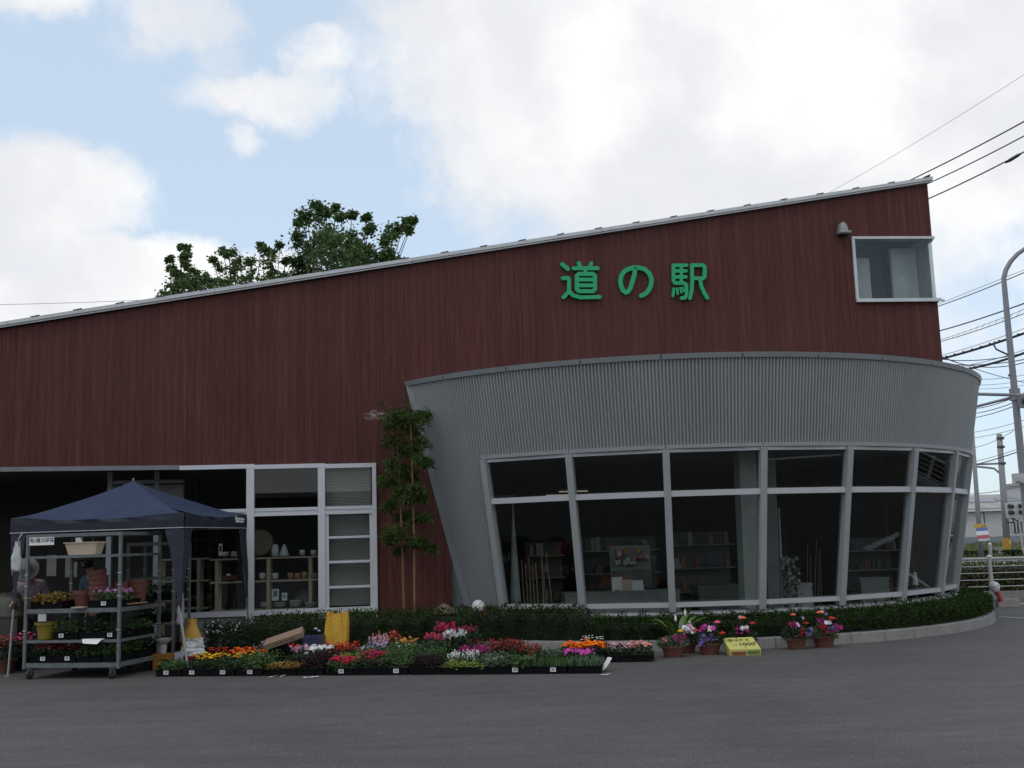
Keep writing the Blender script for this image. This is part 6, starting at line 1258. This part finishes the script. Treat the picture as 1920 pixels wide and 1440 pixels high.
TL = thing('traffic_light', 'pale traffic light box with four black visors across the road', 'traffic light', atY(1902, 962, 59)); m = MB(); m.hexa([(-.36, 0, -.25), (.36, 0, -.25), (.36, .2, -.25), (-.36, .2, -.25), (-.40, 0, .55), (.40, 0, .55), (.40, .2, .55), (-.40, .2, .55)]); m.build('housing', mat('signal_white', (.46, .47, .48), .5), TL)
for x_ in (-.24, .33):
    for z_ in (.05, .38): m = MB(); m.tube([(x_, -.01, z_), (x_ + (.05 if x_ < 0 else -.05), -.28, z_ - .05)], .105, 12); m.build('visor', INK, TL)
m = MB(); m.tube([(0, .1, -.25), (-.1, .1, -.5), (-.35, .3, -.45)], .04, 6); m.tube([(-.2, .1, -.25), (.2, .1, -.42)], .035, 6); m.build('mount', DARKM, TL, kind='stuff'); m = MB(); m.tube([(.25, .1, -.25), (.35, .1, -2.6)], .05, 8); m.build('stand_pipe', FW, TL)
m = MB(); m.box((0, 0, 0), (.3, .25, .32)); m.box((-.06, -.2, -.04), (.12, .14, .12)); o = m.build('camera_box', mat('signal_white', (.46, .47, .48), .5)); o.location = atY(1909, 897, SLY); o.parent = None; tag(o, 'small white camera box fixed to the street lamp', 'camera', None); o.name = 'traffic_camera'
# panel sign by the slim pole
SB = thing('panel_sign', 'leaning sign of yellow, blue, white and red panels by the slim pole', 'sign', atY(1847, 1016, 55), 0, rot=(0, rad(-3), 0)); SB.location.z = 0; zb0 = atY(1847, 1014, 55).z
for (z0, z1, c_, nm, x0, x1) in ((.66, .84, (.55, .34, .05), 'yellow_panel', -.36, .20), (.49, .655, (.13, .20, .42), 'blue_panel', -.30, .26), (.29, .485, (.58, .58, .60), 'white_panel', -.30, .28), (.11, .285, (.48, .12, .16), 'red_panel', -.28, .30), (.0, .105, (.55, .55, .53), 'pale_panel', -.26, .30)):
    m = MB(); m.span((x0, 0, zb0 + z0), (x1, .05, zb0 + z1)); m.build(nm, mat(nm, c_, .6, 0, .12, 9), SB)
m = MB(); m.span((.1, -.004, zb0 + .70), (.17, -.001, zb0 + .77)); m.span((.0, -.004, zb0 + .69), (.07, -.001, zb0 + .76)); m.build('print', mat('brown_sign_print', (.28, .1, .02), .6), SB, kind='stuff')
for x_ in (-.2, .22): m = MB(); m.tube([(x_, .08, 0), (x_, .08, zb0 + .8)], .025, 6); m.build('post', DARKM, SB)
m = MB(); p = atZ(1878, 1044, 0); m.span((p.x - .22, p.y, 0), (p.x + .22, p.y + .3, .46)); m.span((p.x - .25, p.y - .02, .461), (p.x + .25, p.y + .32, .52)); o = m.build('marker_stone', mat('stone_marker', (.36, .34, .31), .9)); tag(o, 'short square stone post left of the yellow guard', 'post')
# cables
CBL = mat('cable_black', (.022, .022, .028), .6); CBT = mat('cable_grey', (.09, .09, .10), .6)
def cable(lab, a, b, Ya, Yb, r, mt=CBL, group='overhead cables', sag=.15, ext=.9, ext2=.5, wave=None):
    P0, P1 = atY(a[0], a[1], Ya), atY(b[0], b[1], Yb); pts = []; n = 26
    for i in range(n + 1):
        k_ = -ext + (1 + ext + ext2) * i / n; p = P0.lerp(P1, k_); p = p + Vector((0, 0, sag * ((k_ - .5) ** 2 * 1.0 - .25))); pts.append(p)
    m = MB(); m.tube(pts, r, 6); o = m.build('overhead_cable', mt); tag(o, lab, 'cable', group); return o, P0, P1
cable('faint highest wire running up to the right edge', (1553, 362), (1920, 140), 40, 30, .006, CBT, sag=.3)
cable('thick black cable emerging above the roof corner, highest of three', (1700, 341), (1920, 228), 42, 34, .024); cable('thick black cable meeting the roof corner, middle of three', (1738, 345), (1920, 255), 42, 34, .022)
o, P0, P1 = cable('thick black cable below the roof corner, with a swollen splice', (1740, 373), (1920, 285), 42, 34, .024); m = MB(); q0, q1 = atY(1886, 305, 35.4), atY(1914, 288, 34.3); m.tube([q0, q0.lerp(q1, .3), q0.lerp(q1, .8), q1], [.03, .06, .055, .03], 8); m.build('splice', CBL, o)
cable('thin lashed cable rising past the lamp arm, lower strand', (1760, 574), (1920, 511), 46, 38, .018); cable('thin lashed cable rising past the lamp arm, upper strand', (1760, 570), (1920, 506), 46, 38, .009, CBT, sag=.0)
cable('black cable crossing the lamp pole below the arch', (1763, 620), (1920, 569), 46, 38, .024)
o, P0, P1 = cable('lower strand of the ladder lashed pair below the arch', (1776, 637), (1920, 588), 46, 38, .015); o2, Q0, Q1 = cable('upper strand of the ladder lashed pair below the arch', (1770, 635), (1920, 580), 46, 38, .009, CBT)
m = MB()
for i in range(12): k_ = i / 12; a_ = P0.lerp(P1, k_); b_ = Q0.lerp(Q1, k_ + .05); m.tube([a_, b_], .006, 4)
m.build('lashing', CBT, o2, kind='stuff')
o, P0, P1 = cable('very thick bundled cable crossing the lamp pole, upper of two', (1768, 672), (1920, 625), 40, 36.5, .042); cable('thin messenger wire above the upper bundled cable', (1774, 664), (1920, 616), 40, 36.5, .010, CBT)
m = MB()
for i in range(9): k_ = (i + .4) / 9; m.box(P0.lerp(P1, k_) + Vector((0, 0, .02 - .15 * k_ * (1 - k_))), (.04, .095, .095))
m.build('cable_clip', CBL, o, kind='stuff')
cable('very thick bundled cable crossing the lamp pole, lower of two', (1824, 690), (1920, 662), 40, 36.5, .042, ext=1.6); cable('thin messenger wire above the lower bundled cable', (1824, 683), (1920, 656), 40, 36.5, .010, CBT, ext=1.6)
for i, (a_, b_, lab) in enumerate((((1780, 675), (1886, 669), 'thin level wire just above the drum rim, highest'), ((1800, 684), (1920, 674), 'thin level wire just above the drum rim, middle'), ((1840, 688), (1920, 680), 'thin level wire just above the drum rim, lowest'))): cable(lab, a_, b_, 62, 58, .026, CBT, sag=.4, ext=1.2)
cable('thin wire sloping down right across the lamp pole', (1830, 692), (1920, 717), 60, 60, .02, CBT, ext=1.4)
for i, (a_, b_, r_) in enumerate((((1838, 711), (1920, 703), .016), ((1834, 722), (1920, 713), .014), ((1834, 729), (1920, 722), .014))): cable(('upper', 'middle', 'lower')[i] + ' faint far wire of three above the signal arm', a_, b_, 70, 70, r_, CBT, sag=.3, ext=1.4)
for i, (a_, b_) in enumerate((((1830, 766), (1895, 748)), ((1829, 775), (1900, 755)), ((1828, 783), (1905, 760)))): cable(('upper', 'middle', 'lower')[i] + ' thin wire of three fanning below the signal arm', a_, b_, 52, 44, .018, CBT, sag=.2, ext=1.4)
for i, (a_, b_) in enumerate((((1829, 810), (1920, 788)), ((1827, 821), (1920, 800)), ((1825, 840), (1875, 822)))): cable(('upper', 'middle', 'lowest')[i] + ' pale far wire around the top of the guarded pole', a_, b_, 64, 61, .014, CBT, sag=.2, ext=1.6)
cable('dark wire from the slim pole rising past the guarded pole', (1826, 872), (1920, 843), 60, 56, .026, CBL, ext=.3); cable('thin wire from the slim pole past the guarded pole', (1826, 866), (1920, 838), 60, 56, .013, CBT, ext=.3); cable('lowest far wire above the warehouse roof', (1826, 926), (1892, 917), 66, 66, .02, CBT, ext=1.5)
cable('single faint wire in the sky above the left roof', (0, 571), (300, 561), 60, 60, .012, CBT, ext=.6, ext2=.3)
